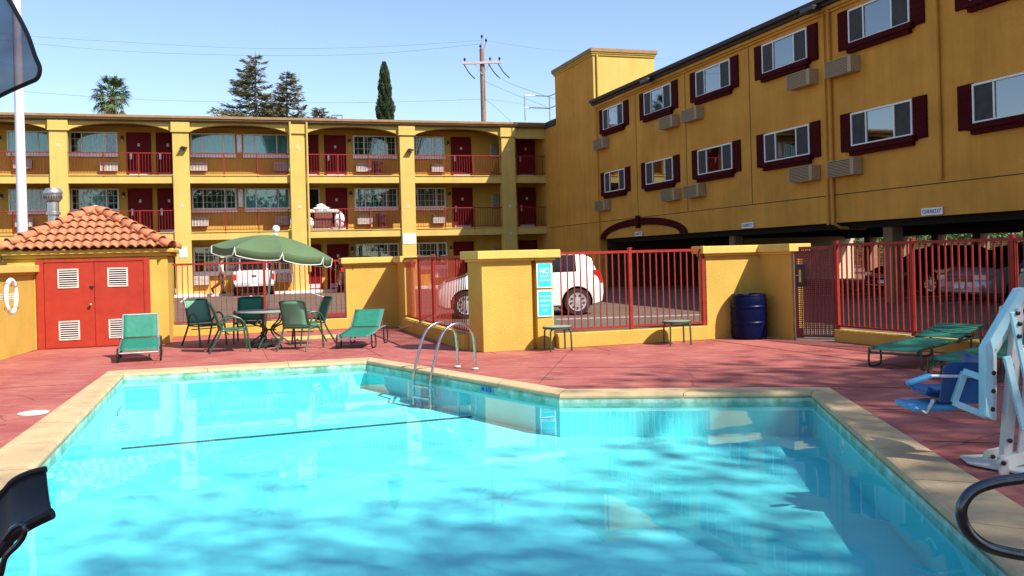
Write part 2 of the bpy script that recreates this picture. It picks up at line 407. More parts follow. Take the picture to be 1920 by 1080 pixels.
# ======================= SETTING: ground, deck, pool =======================
def V2(p): return Vector((p[0], p[1], 0))
def struct(o, kind='structure'): o['kind'] = kind; return o
def sheet(name, outer, holes, z, m, zb=None):
    loops = [[V2(p) for p in outer]] + [[V2(p) for p in h] for h in holes]
    allp = [p for l in loops for p in l]
    b = MB(); b.v = [(p.x, p.y, z) for p in allp]
    for t in tessellate_polygon(loops): b.face(t)
    o = b.build(name, m)
    if o.data.polygons[0].normal.z < 0: o.data.flip_normals()
    return o
WC1 = CORNER  # corner of the two wings
LW = [Vector((-7.72, 20.96)), Vector((-3.94, 22.12))]
PIER = Vector((-2.47, 21.25)); W1C = Vector((-2.78, 22.45))
BOX = [Vector((-0.77, 16.12)), Vector((-0.51, 15.66)), Vector((0.40, 15.93)), Vector((0.72, 16.03))]
RW = [Vector((0.72, 16.05)), Vector((3.57, 16.95))]
W2C = Vector((4.66, 17.28)); W2E = Vector((4.97, 16.40))
GA = Vector((5.03, 16.38)); GB = Vector((5.60, 16.02))
FD = Vector((0.386, -0.922)); F4E = GB + FD * 9.0
deck_poly = [(-7.6, -7), (-8.3, 10), (-9.15, 16.4), (-9.6, 18.55), (-9.7, 20.4), (-7.72, 21.0), LW[1], W1C, PIER, BOX[0], (-0.6, 16.3), (0.6, 16.3), RW[0], RW[1], W2C, W2E, GA, GB, F4E, (11.5, -7)]
pool_in = [(-3.88, 7.38), (-5.87, 13.86), (-2.35, 14.74), (0.51, 10.62), (3.30, 10.28), (2.38, 4.32), (-2.95, 4.30)]
pool_out = [(-4.35, 7.30), (-6.27, 14.27), (-2.38, 15.28), (0.62, 11.03), (3.62, 10.66), (2.86, 3.90), (-3.40, 3.86)]
sheet_lot = sheet('lot_asphalt', [(-350, -300), (350, -300), (350, 500), (-350, 500)], [deck_poly], 0.2, 'asphalt'); struct(sheet_lot)
dk = sheet('deck', deck_poly, [pool_out], 0.0, 'deck_concrete'); struct(dk)
# coping ring with a rounded nose, laid a little proud of the deck
b = MB(); n = len(pool_in)
def lerp(p, q, t): return (p[0] + (q[0] - p[0]) * t, p[1] + (q[1] - p[1]) * t)
prof = [(0.0, 0.012), (0.9, 0.016), (0.97, 0.008), (1.0, -0.012), (1.0, -0.05), (0.93, -0.055)]
for i in range(n):
    j = (i + 1) % n; L = (Vector(pool_out[j]) - Vector(pool_out[i])).length; k = max(1, int(L / 1.1))
    for s in range(k):
        t0 = s / k; t1 = (s + 1) / k
        g = 0.004 / L
        a0 = lerp(pool_out[i], pool_out[j], t0 + g); a1 = lerp(pool_out[i], pool_out[j], t1 - g)
        c0 = lerp(pool_in[i], pool_in[j], t0 + g); c1 = lerp(pool_in[i], pool_in[j], t1 - g)
        for (f0, z0), (f1, z1) in zip(prof[:-1], prof[1:]):
            b.quad((*lerp(a0, c0, f0), z0), (*lerp(a1, c1, f0), z0), (*lerp(a1, c1, f1), z1), (*lerp(a0, c0, f1), z1))
struct(b.build('pool_coping', 'coping'))
b = MB()
for i in range(n):
    j = (i + 1) % n; b.quad((*pool_out[i], -0.004), (*pool_out[j], -0.004), (*pool_in[j], -0.056), (*pool_in[i], -0.056))
struct(b.build('coping_bed', 'joint'))
# basin: tile band, walls, floor with a shallow shelf
ZW, ZF = -0.09, -0.48
b = MB()
for i in range(n):
    j = (i + 1) % n
    b.cur = 0; b.quad((*pool_in[i], -0.03), (*pool_in[j], -0.03), (*pool_in[j], -0.15), (*pool_in[i], -0.15))
    b.cur = 1; b.quad((*pool_in[i], -0.15), (*pool_in[j], -0.15), (*pool_in[j], ZF), (*pool_in[i], ZF))
m0 = len(b.v); b.v += [(x, y, ZF) for x, y in pool_in]
for t in tessellate_polygon([[V2(p) for p in pool_in]]): b.face([m0 + q for q in t])
struct(b.build('pool_basin', ['pool_tile', 'pool_plaster']))
struct(sheet('pool_water', [lerp(p, (-0.8, 8), -0.0005) for p in pool_in], [], ZW, 'water'))
b = MB()
p0, p1 = G(228, 841, -0.475), G(884, 781, -0.475); b.bar(p0, p1, 0.07, 0.006)
struct(b.build('pool_step_stripe', 'pool_line'))
b = MB(); b.bar(G(422, 765, -0.475), G(470, 761, -0.475), 0.03, 0.006); b.bar(G(520, 758, -0.475), G(547, 757, -0.475), 0.035, 0.006); struct(b.build('pool_step_mark', 'pool_line'))
# long shelf edge under water
b = MB(); e0, e1 = Vector((-5.55, 12.9, -0.42)), Vector((-1.55, 13.6, -0.42))
b.quad(e0, e1, (-2.42, 14.70, -0.42), (-5.82, 13.82, -0.42)); b.quad(e0, e1, (e1.x, e1.y, ZF), (e0.x, e0.y, ZF)); struct(b.build('pool_shelf', 'pool_plaster'))
# control joints of the deck
b = MB()
def joint(p, q, w=0.010, z=0.004): b.bar((p[0], p[1], z - 0.002), (q[0], q[1], z - 0.002), w, 0.004)
joint(RW[1] + Vector((0.02, -0.1)), G(1640, 680), 0.016); joint(G(1640, 680), G(1920, 722), 0.014)
for k in range(5):
    q = Vector((-6.0 + k * 1.9, 15.4)); joint(q, q + Vector((-0.3, .95)) * 4.2, 0.004)
for k in range(2):
    q = Vector((-5.3 - k * 0.92, 9.6 + k * 3.2)); joint(q, q + Vector((-.95, -.25)) * 3.4, 0.004)
for k in range(4):
    q = Vector((3.3 + 0.05 * k, 6.0 + k * 1.6)); joint(q, q + Vector((.95, -.3)) * 5, 0.006)
joint((0.3, 11.6), (1.0, 15.9), 0.004); joint((0.2, 13.4), (5, 12.2), 0.005)
struct(b.build('deck_joints', 'joint'))
# lot markings and wheel stops
b = MB()
def stripe(p, q, w=0.10): b.bar((p[0], p[1], 0.204), (q[0], q[1], 0.204), w, 0.004)
stripe(G(1042, 599, .2), G(1330, 590, .2))
for k in range(7):
    q = CORNER - DA * (3.5 + k * 2.75) + DB * 0.6; stripe(q, q + DB * 5.2)
q = Vector((-3.9, 23.6)); stripe(q, q + Vector((-ct, -st)) * 2.2); stripe(q + Vector((0, .7)), q + Vector((-ct * 2, -st * 2 + .7)))
for k in range(6):
    q = CORNER + DB * (12 + k * 2.7); stripe(q + Vector((ct, st, 0)) * 1.0, q + Vector((ct, st, 0)) * 6)
struct(b.build('lot_markings', 'line_paint'))
p = G(610, 595, .2)
o = MB().bar((-0.75, 0, 0.06), (0.75, 0, 0.06), 0.14, 0.12).build('wheel_stop', 'red_stop', loc=(p.x, p.y, .2), rotz=TH, bevel=.02)
tag(o, 'dark red concrete wheel stop behind the low wall, right of the patio table', 'wheel stop')
p = G(590, 628)
o = MB().box(-0.75, -0.32, 0.002, 0.62, 0.32, 0.035).build('access_cover', 'yellow_slab', loc=(-4.35, 19.55, 0), rotz=TH, bevel=.008)
tag(o, 'yellow painted slab on the red deck behind the patio chairs', 'access cover')
p = G(63, 775)
o = MB().lathe([(0.16, 0.002), (0.16, 0.010), (0.14, 0.014), (0.02, 0.015)], n=28).build('skimmer_lid', 'white_paint', loc=(p.x, p.y, 0), smooth=True)
tag(o, 'round white skimmer lid set in the red deck left of the pool', 'skimmer lid')

# ======================= FAR WING (three storeys, arched galleries) =======================
FARW = thing('motel_wing', 'long yellow three-storey motel wing with arched galleries and red railings', 'building', CORNER, TH)
WD = 1.5; XL = -31.0
FL = [0.32, 3.05, 5.62]; BEAM = [(2.76, 3.13), (5.32, 5.69)]
COLS = [1.97, 7.07, 12.20, 17.32, 22.30, 27.4]       # distance left of the corner
b = MB(); b.box(XL, WD, 0.3, 0, 9.5, 8.05); b.build('wall', 'gallery_shade_yellow', FARW)
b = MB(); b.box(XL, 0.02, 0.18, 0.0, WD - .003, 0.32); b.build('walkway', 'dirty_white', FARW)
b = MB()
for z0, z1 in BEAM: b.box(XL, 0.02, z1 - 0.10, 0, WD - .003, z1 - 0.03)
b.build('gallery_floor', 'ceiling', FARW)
for z0, z1 in BEAM:
    bb = MB(); bb.box(XL, -0.06, z0, 0, 0.14, z1 - .002); bb.box(XL, -0.10, z1 - 0.035, 0, -.062, z1 + .004)
    bb.build('floor_beam', 'yellow_far', FARW, bevel=.008)
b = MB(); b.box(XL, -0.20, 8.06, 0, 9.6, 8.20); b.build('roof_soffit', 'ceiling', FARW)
b = MB(); b.box(XL, -0.34, 8.20, 0.02, 9.8, 8.315); b.box(XL, -0.28, 8.12, 0.02, -0.205, 8.198); b.build('roof', 'roof_trim', FARW, bevel=.01)
# arched fascia, one piece per bay
edges = [0.0] + COLS
def arch(xa, xb, spring, crown, top):
    pts = [(xa, top), (xa, spring)]
    for k in range(1, 20):
        t = k / 20; x = xa + (xb - xa) * t
        pts.append((x, spring + (crown - spring) * (1 - abs(2 * t - 1) ** 2.2) ** 0.75))
    return pts + [(xb, spring), (xb, top)]
for i in range(len(COLS)):
    cx = COLS[i]
    if i == 0:
        b = MB(); b.box(-cx + .36, -0.05, 7.55, 0, 0.2, 8.055); b.build('fascia', 'yellow_far', FARW)
    if i < len(COLS) - 1:
        x0, x1 = -COLS[i + 1] + .37, -cx - .37
        MB().xz(arch(x0, x1, 7.62, 7.99, 8.055), -0.05, 0.2).build('arch_fascia', 'yellow_far', FARW)
for cx in COLS:
    b = MB(); b.box(-cx - .35, -0.16, 0.2, -cx + .35, .30, 7.60); b.build('column', 'yellow_far', FARW, bevel=.012)
    b = MB(); b.box(-cx - .40, -0.21, 7.602, -cx + .40, .33, 8.055); b.box(-cx - .42, -.23, 7.60, -cx + .42, -.212, 7.66); b.build('capital', 'yellow_far', FARW, bevel=.01)
for cx in (17.32, 12.2, 7.07):
    b = MB(); b.box(-cx - .75, -0.45, 0.2, -cx + .75, 0.018, 0.335); b.build('kerb', 'white_paint', FARW, bevel=.02)
# downspouts on the fourth column
for dx in (-.30, .36):
    b = MB(); x = -12.2 + dx * 1.15
    b.tube([(x, -0.25, 8.15), (x, -0.27, 7.7), (x, -0.22, 7.5), (x, -0.22, 2.4), (x, -.22, 1.2)], 0.05, 8); b.build('downspout', 'yellow_far', FARW, smooth=True)
# small plates, lamps and paper signs on the columns
for cx, z in ((17.32, 4.25), (12.2, 4.15), (7.07, 4.1), (1.97, 4.1), (1.97, 6.9), (22.3, 6.9), (12.2, 6.9), (1.97, 2.75)):
    MB().box(-cx - .05, -.175, z, -cx + .05, -.163, z + .13).build('number_plate', 'dirty_white', FARW)
for cx in (17.32, 7.07):
    b = MB(); x = -cx + .12
    b.tube([(x, -.16, 6.80), (x, -.30, 6.86)], .03, 6); b.xz([(x - .17, 6.84), (x + .15, 6.84), (x + .17, 6.90), (x - .08, 6.95)], -.42, -.22)
    b.build('floodlight', 'dark_metal', FARW)

def a_window(x0, x1, z, style='curtain', h=0.98, low=True):
    """window on the gallery wall, local x0..x1, sill height z"""
    z1 = z + h; y = WD
    fr = MB()
    for (a, c, e, f) in ((x0, z, x1, z + .06), (x0, z1 - .06, x1, z1), (x0, z + .06, x0 + .06, z1 - .06), (x1 - .06, z + .06, x1, z1 - .06)):
        fr.box(a, y - .10, c, e, y + .002, f)
    w = x1 - x0; m1 = x0 + w * .25; m2 = x0 + w * .74
    for mm in (m1, m2): fr.box(mm - .025, y - .085, z + .06, mm + .025, y - .03, z1 - .06)
    if style != 'curtain':
        for k in range(1, 9):
            xx = x0 + w * k / 9
            if abs(xx - m1) > .06 and abs(xx - m2) > .06: fr.box(xx - .007, y - .062, z + .06, xx + .007, y - .05, z1 - .06)
        for k in (1, 2):
            zz = z + h * k / 3; fr.box(x0 + .06, y - .063, zz - .007, x1 - .06, y - .049, zz + .007)
    f = fr.build('window', 'white_paint', FARW)
    g = MB(); g.box(x0 + .06, y - .048, z + .06, x1 - .06, y - .042, z1 - .06); g.build('pane', 'window_glass', f)
    s = MB(); s.box(x0 - .03, y - .14, z - .15, x1 + .03, y - .001, z - .002); s.build('sill', 'white_paint', f)
    c = MB(); N = int(w / .035); prev = None
    d = MB(); d.box(x0 + .06, y - .012, z + .06, x1 - .06, y - .004, z1 - .06); d.build('backing', 'dark_void', f)
    cm = {'curtain': 'curtain_cyan', 'dark': 'curtain_dark', 'open': 'curtain_cyan'}[style]
    lo = 0.06
    for k in range(N):
        xa = x0 + lo + (w - 2 * lo) * k / N; xb = x0 + lo + (w - 2 * lo) * (k + 1) / N
        if style == 'open' and (k < N * .24 or k > N * .72): continue
        ya = y - .027 + .010 * math.sin(k * 1.9); yb = y - .027 + .010 * math.sin((k + 1) * 1.9)
        c.quad((xa, ya, z + .07), (xb, yb, z + .07), (xb, yb, z1 - .07), (xa, ya, z1 - .07))
    c.build('curtain', cm, f)
def a_door(x0, x1, z, h=2.1, opened=False):
    y = WD; b = MB(); b.box(x0, y - .035, z + .02, x1, y + .002, z + h)
    d = b.build('door', 'dark_void' if opened else 'door_red', FARW, bevel=.006)
    fr = MB(); fr.box(x0 - .07, y - .05, z, x0 - .002, y + .001, z + h + .06); fr.box(x1 + .002, y - .05, z, x1 + .07, y + .001, z + h + .06); fr.box(x0 - .0, y - .05, z + h + .002, x1 + .0, y + .001, z + h + .06)
    fr.build('door_frame', 'door_red' if not opened else 'dirty_white', d)
    if opened: return
    MB().box(x0 + .03, y - .045, z + .05, x1 - .03, y - .037, z + .26).build('kick_plate', 'kick_plate', d)
    xc = (x0 + x1) / 2; MB().box(xc - .05, y - .045, z + 1.52, xc + .05, y - .037, z + 1.66).build('number_plate', 'dirty_white', d)
    MB().box(x0 + .06, y - .075, z + .92, x0 + .16, y - .037, z + 1.24).build('handle', 'galv', d, bevel=.01)
def a_ac(x0, x1, z0, z1):
    y = WD; b = MB(); b.box(x0, y - .20, z0, x1, y - .001, z1)
    o = b.build('air_conditioner', 'dark_metal', FARW)
    g = MB()
    for k in range(7):
        zz = z0 + (z1 - z0) * (k + .5) / 7; g.box(x0 + .02, y - .225, zz - .016, x1 - .02, y - .203, zz + .016)
    for k in range(6):
        xx = x0 + (x1 - x0) * k / 5; g.box(xx - .013, y - .232, z0, xx + .013, y - .226, z1)
    g.box(x0 - .015, y - .24, z0 - .02, x1 + .015, y - .10, z0 - .002)
    g.build('grille', 'dirty_white', o)
def a_lamp(x, z):
    y = WD; b = MB(); b.box(x - .04, y - .04, z - .02, x + .04, y - .001, z + .12); b.lathe([(.02, 0), (.055, .04), (.065, .16), (.03, .2)], (x, y - .1, z), 8)
    o = b.build('wall_lamp', 'dark_metal', FARW)
    MB().lathe([(.03, 0), (.045, .05), (.03, .1)], (x, y - .1, z - .06), 8).build('lamp_glass', 'dirty_white', o)
styles = [['dark', 'dark', 'dark', 'dark', 'dark', 'dark'], ['dark', 'open', 'dark', 'curtain', 'dark', 'dark'], ['curtain', 'open', 'curtain', 'curtain', 'dark', 'dark']]
for fl in range(3):
    z = FL[fl]; zs = z + 1.18 if fl else z + .95; hh = .98 if fl else 1.2
    S = styles[fl]
    # bay far left
    a_window(-24.57, -22.9, zs, S[0], hh); a_lamp(-24.85, z + 1.75); a_ac(-24.3, -23.6, z + .50, z + .88)
    a_window(-26.9, -25.2, zs, S[0], hh)
    # bay with two doors
    a_window(-22.06, -20.08, zs, S[1], hh); a_lamp(-19.88, z + 1.8); a_door(-19.64, -18.73, z); a_door(-18.38, -17.5, z); a_ac(-20.8, -20.1, z + .40, z + .78)
    # two windows with mirror panel
    a_window(-16.94, -14.96, zs, S[2], hh); a_window(-14.58, -12.51, zs, S[3], hh)
    bb = MB(); bb.box(-14.87, WD - .04, zs + .1, -14.66, WD + .001, zs + .95); bb.build('mirror_panel', 'galv', FARW)
    a_ac(-16.95, -16.25, z + .42, z + .82); a_ac(-13.2, -12.5, z + .42, z + .82)
    # door bay
    a_door(-12.05, -11.15, z, opened=(fl == 1)); a_door(-10.74, -9.84, z); a_lamp(-9.6, z + 1.8); a_window(-9.42, -7.30, zs, S[4], hh); a_ac(-9.3, -8.6, z + .40, z + .80)
    # right bay
    a_window(-6.75, -4.85, zs, S[5], hh); a_lamp(-4.65, z + 1.75); a_door(-4.43, -3.51, z); a_ac(-5.55, -4.9, z + .40, z + .78)
    bb = MB(); bb.box(-2.45, WD - .1, z + 1.1, -2.05, WD + .001, z + 1.8); bb.build('meter_box', 'galv', FARW, bevel=.01)
    a_door(-0.95, -0.1, z)
# railings: one per bay and floor
for fl in (1, 2):
    z = BEAM[fl - 1][1]
    for i in range(len(COLS)):
        xa = -COLS[i] - .34 if i < len(COLS) else 0
    spans = [(-COLS[i + 1] + .36, -COLS[i] - .36) for i in range(len(COLS) - 1)] + [(-COLS[0] + .36, -0.02)]
    for x0, x1 in spans:
        b = MB(); y = -0.02; zt = z + .98
        b.bar((x0, y, zt), (x1, y, zt), .045, .045); b.bar((x0, y, z + .09), (x1, y, z + .09), .03, .03)
        k = int((x1 - x0) / .125)
        for q in range(1, k): xx = x0 + (x1 - x0) * q / k; b.bar((xx, y, z + .10), (xx, y, zt - .02), .016, .016, up=Vector((0, 1, 0)))
        for q in ((1 / 3, 2 / 3) if x1 - x0 > 3 else ()):
            xx = x0 + (x1 - x0) * q; b.bar((xx, y - .03, z - .08), (xx, y - .03, zt + .02), .045, .045, up=Vector((0, 1, 0)))
        b.build('railing', 'rail_red', FARW)

# ======================= RIGHT WING (over a car port) =======================
SIDE = thing('motel_wing', 'yellow motel wing at the right in shade over an open car port, dark red shutters', 'building', CORNER, TH - R(90))
SL = 46.0; DP = 13.0
b = MB(); b.box(-9.0, .003, 2.30, SL, DP, 8.0); b.box(-9.0, .003, 0.2, 6.90, 7.0, 2.30); b.build('wall', 'shaded_yellow_stucco', SIDE); b = MB(); b.box(-9.0, 7.003, 0.2, 6.90, DP, 2.29); b.build('end_wall', 'beige_wall', SIDE); b = MB(); b.box(6.903, .30, .2, 6.96, 6.99, 2.28); b.build('port_side_shade', 'roof_dark', SIDE)  # thin dark panel on the side wall paints in the car port's shade
b = MB(); b.box(6.97, .45, 2.285, SL, DP - .01, 2.296); b.build('port_ceiling_shade', 'dark_void', SIDE)  # near-black sheet stands in for the deep shade under the wing
b = MB(); b.box(6.7, -.30, 8.20, SL, DP + .2, 8.33); b.box(6.7, -.20, 8.10, SL, -.002, 8.198); b.box(-9, -.02, 8.001, 1.7, 4, 8.33); b.build('roof', 'roof_dark', SIDE, bevel=.01)
b = MB(); b.box(6.8, -.12, 8.0, SL, .0, 8.098); b.box(6.8, -.06, 7.93, SL, .0, 7.998); b.build('cornice', 'shaded_yellow_stucco', SIDE, bevel=.012)
b = MB(); b.box(0.4, -.006, 3.035, SL, .0, 3.055)
for s in (10.72, 14.78, 18.91, 30.9): b.box(s, -.005, 3.06, s + .025, .0, 7.92)
b.build('reveal', 'roof_dark', SIDE)
for s in (6.92, 22.72, 22.93, 26.82):
    b = MB(); zb = 2.25 if s > 7 else .25
    zb = 3.12 if s == 26.82 else zb; b.tube([(s, -.07, 8.15), (s, -.07, zb)], .05 if s > 22.8 else .035, 8)
    if s == 22.93: b.tube([(s, -.07, zb + .05), (s + .05, .12, zb - .08), (s + .1, .9, zb - .12)], .04, 8)
    b.build('downspout', 'shaded_yellow_stucco', SIDE, smooth=True)
def b_window(s0, s1, z0, z1, style):
    fr = MB(); y = -.035
    for (a, c, e, f) in ((s0, z0, s1, z0 + .045), (s0, z1 - .045, s1, z1), (s0, z0 + .045, s0 + .045, z1 - .045), (s1 - .045, z0 + .045, s1, z1 - .045)):
        fr.box(a, -.07, c, e, .001, f)
    w = s1 - s0; m1 = s0 + w * .26; m2 = s0 + w * .72
    for mm in (m1, m2): fr.box(mm - .022, -.062, z0 + .045, mm + .022, -.02, z1 - .045)
    f = fr.build('window', 'white_paint', SIDE)
    g = MB(); g.box(m1 + .022, -.036, z0 + .045, m2 - .022, -.032, z1 - .045); g.build('pane', 'coated_glass', f)
    g = MB(); g.box(s0 + .045, -.046, z0 + .045, m1 - .022, -.042, z1 - .045); g.build('insect_screen', 'insect_screen', f); g = MB(); g.box(m2 + .022, -.046, z0 + .045, s1 - .045, -.042, z1 - .045); g.build('insect_screen', 'insect_screen', f)
    g = MB(); g.box(s0 + .045, -.006, z0 + .045, s1 - .045, -.002, z1 - .045); g.build('backing', 'dark_void', f)
    if style:
        c = MB(); N = 24; lo, hi = style[1], style[2]
        for k in range(N):
            xa = s0 + .05 + (w - .1) * k / N; xb = s0 + .05 + (w - .1) * (k + 1) / N
            if not lo <= k / N < hi: continue
            ya = -.018 + .007 * math.sin(k * 1.7); yb = -.018 + .007 * math.sin(k * 1.7 + 1.7)
            c.quad((xa, ya, z0 + .05), (xb, yb, z0 + .05), (xb, yb, z1 - .05), (xa, ya, z1 - .05))
        c.build('curtain', style[0], f)
    for xa in (s0 - .44, s1 + .012):
        sh = MB()
        sh.box(xa, -.05, z0 - .10, xa + .43, .0, z1 + .03)
        for k in range(6):
            zz = z0 - .05 + (z1 - z0 + .06) * k / 6; sh.box(xa + .05, -.058, zz, xa + .38, -.049, zz + .06)
        sh.build('shutter', 'shutter_red', f)
    s = MB(); s.box(s0 - .12, -.16, z0 - .14, s1 + .12, .0, z0 - .004); s.box(s0 - .02, -.12, z0 - .24, s1 + .02, .0, z0 - .142); s.build('sill', 'shutter_red', f)
grid = [7.62, 11.62, 15.68, 19.74, 23.74, 27.80, 31.85, 35.9]
stU = [('curtain_cyan', .3, .7), ('curtain_cyan', .0, 1), ('curtain_cyan', .3, .7), ('curtain_cyan', .5, .75), ('curtain_cyan', .75, 1), ('curtain_cyan', 0, 1), None, None]
stL = [None, ('curtain_cream', 0, 1), ('curtain_cream', .26, .8), ('curtain_cream', .3, .6), ('curtain_cream', .06, .25), ('curtain_cream', 0, 1), None, None]
for i, s in enumerate(grid):
    w = 2.05 if i == 0 else 2.22
    b_window(s, s + w, 6.90, 7.78, stU[i]); b_window(s, s + w, 4.24, 5.10, stL[i])
def b_ac(s0, s1, z0, z1):
    b = MB(); b.box(s0, -.26, z0, s1, .0, z1); o = b.build('air_conditioner', 'ac_beige', SIDE, bevel=.01)
    g = MB()
    for k in range(9):
        zz = z0 + .03 + (z1 - z0 - .06) * (k + .5) / 9; g.box(s0 + .03, -.285, zz - .011, s1 - .14, -.265, zz + .011)
    g.box(s0 + .0, -.292, z0, s0 + .03, -.265, z1); g.box(s1 - .14, -.292, z0, s1, -.265, z1); g.box(s0 + .03, -.292, z1 - .02, s1 - .14, -.265, z1); g.box(s0 + .03, -.292, z0, s1 - .14, -.265, z0 + .02)
    g.build('grille', 'ac_beige', o)
    MB().box(s0 + .03, -.2635, z0 + .02, s1 - .14, -.261, z1 - .02).build('grille_recess', 'roof_dark', o)
for s0 in (7.0, 13.25, 15.0, 21.28, 23.02):
    for z0 in (6.13, 3.50): b_ac(s0, s0 + 1.08, z0, z0 + .42)
# dark red arch over the far car port entry
pts = []; N = 22; s0, s1 = 6.98, 14.75; zc = 2.30
for k in range(N + 1):
    a = math.pi * (1 - k / N); pts.append(((s0 + s1) / 2 + (s1 - s0) / 2 * math.cos(a), zc + .72 * math.sin(a)))
for k in range(N, -1, -1):
    a = math.pi * (1 - k / N); pts.append(((s0 + s1) / 2 + ((s1 - s0) / 2 - .50) * math.cos(a), zc + .44 * math.sin(a)))
MB().xz(pts, -.06, -.001).build('arch_trim', 'shutter_red', SIDE)
b = MB(); b.box(10.72, -.14, 2.62, 10.98, -.062, 3.12); b.build('arch_key', 'shutter_red', SIDE, bevel=.01)
for s in (16.9, 24.4, 32.0, 39.5):
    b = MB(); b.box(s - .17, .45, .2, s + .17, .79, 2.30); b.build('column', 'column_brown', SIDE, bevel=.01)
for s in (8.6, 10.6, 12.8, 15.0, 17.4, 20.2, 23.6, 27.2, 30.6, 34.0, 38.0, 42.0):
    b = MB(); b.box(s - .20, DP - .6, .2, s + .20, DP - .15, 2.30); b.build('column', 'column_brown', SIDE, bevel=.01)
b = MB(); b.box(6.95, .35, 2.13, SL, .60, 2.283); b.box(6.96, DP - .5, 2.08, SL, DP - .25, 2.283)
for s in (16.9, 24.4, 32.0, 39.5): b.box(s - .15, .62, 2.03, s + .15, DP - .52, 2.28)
b.build('car_port_beam', 'dark_void', SIDE)  # beams coloured near-black to carry the port's deep shade
for s in (12.6, 22.65, 32.6):
    b = MB(); b.box(s - .28, -.55, 8.0, s + .28, -.26, 8.12); b.tube([(s, -.3, 8.1), (s, -.1, 8.15)], .03, 6); b.build('floodlight', 'dark_metal', SIDE, bevel=.01)
# tower block
b = MB(); b.box(1.75, .0, 8.0, 6.55, 2.95, 10.35); b.build('tower', 'yellow_far', SIDE); b = MB(); b.box(1.752, -.004, 7.99, 6.53, -.001, 10.345); b.build('tower_front_shade', 'shaded_yellow_stucco', SIDE)  # one paint in truth; the ochre front skin colours in its shaded face
b = MB(); b.box(1.62, -.14, 10.50, 6.68, 3.08, 10.66); b.build('tower_roof', 'roof_trim', SIDE, bevel=.01)
b = MB(); b.box(1.70, -.05, 10.35, 6.60, 3.0, 10.50); b.box(1.66, -.10, 10.43, 6.64, 3.04, 10.498); b.build('tower_cornice', 'yellow_stucco', SIDE, bevel=.01)
b = MB(); b.tube([(6.60, .18, 10.4), (6.60, .18, 8.3)], .05, 8); b.tube([(6.6, 2.3, 9.0), (6.85, 2.3, 8.95)], .06, 8); b.build('downspout', 'yellow_stucco', SIDE, smooth=True)
b = MB(); b.lathe([(.16, 0), (.16, .08), (.30, .10), (.33, .22), (.26, .34), (.05, .42)], (4.4, 1.6, 10.66), 14); b.build('turbine_vent', 'galv', SIDE, smooth=True)
b = MB(); b.lathe([(.14, 0), (.14, .42), (.24, .42), (.24, .56), (.05, .60)], (17.6, 1.2, 8.33), 12); b.build('roof_vent', 'dark_metal', SIDE)
# roof edge rail beside the tower
b = MB()
for y in (-1.3, .0): b.tube([(.9, y, 8.33), (.9, y, 9.55)], .025, 6)
for zz in (8.95, 9.55): b.tube([(.9, -1.3, zz), (.9, 0, zz), (1.75, .1, zz + .02)], .025, 6)
b.build('roof_railing', 'galv', FARW if False else SIDE)
p = onp = None
b = MB(); x = -10.25
b.tube([(x - .25, .6, 8.3), (x - .25, .6, 8.62), (x + .22, .6, 8.62), (x + .22, .6, 8.3)], .022, 6); b.build('roof_hatch_rail', 'dark_metal', FARW)

# clearance signs hanging on the edge of the car port
def plate_sign(name, label, cat, s, z, w, h, lines, grp=None, bgm='sign_white', tm='glyph_dark'):
    p = CORNER + DB * s + Vector((-ct, -st, 0)) * .02
    t = thing(name, label, cat, (p.x, p.y, z), TH - R(90), grp)
    MB().box(-w / 2, -.03, 0, w / 2, -.005, h).build('panel', bgm, t, bevel=.003)
    text('lettering', lines, h * .8, tm, t, (0, -.032, h / 2), width=w * .88)
    return t
plate_sign('clearance_sign', "white clearance plate on the car port edge above the right red fence, nearest", 'sign', 26.5, 2.325, .66, .17, "CLEARANCE 6'3\"", 'clearance signs on the car port edge')
plate_sign('clearance_sign', "white clearance plate on the car port edge above the blue barrel corner", 'sign', 18.68, 2.325, .66, .17, "CLEARANCE 6'3\"", 'clearance signs on the car port edge')
plate_sign('clearance_sign', "small white clearance plate under the dark red arch, farthest of the three", 'sign', 10.8, 2.325, .62, .16, "CLEARANCE 6'3\"", 'clearance signs on the car port edge')
def col_sign(label, cx, z, w, h, lines):
    p = CORNER - DA * cx + DB * .165
    t = thing('notice_sign', label, 'sign', (p.x, p.y, z), TH)
    MB().box(-w / 2, -.02, 0, w / 2, 0, h).build('panel', 'sign_white', t)
    b = MB()
    for k, (f0, f1) in enumerate(lines): b.box(-w / 2 + w * f0, -.024, h * (.8 - k * .2), -w / 2 + w * f1, -.021, h * (.84 - k * .2))
    if lines: b.build('print_lines', 'curtain_dark', t)
col_sign('white printed notice on the yellow column right of the umbrella', 7.07, 2.40, .62, .50, [(.2, .85), (.2, .5), (.2, .6), (.1, .9)])
col_sign('plain white notice on the yellow column beside the pump house roof', 17.32, 2.0, .32, .46, [])
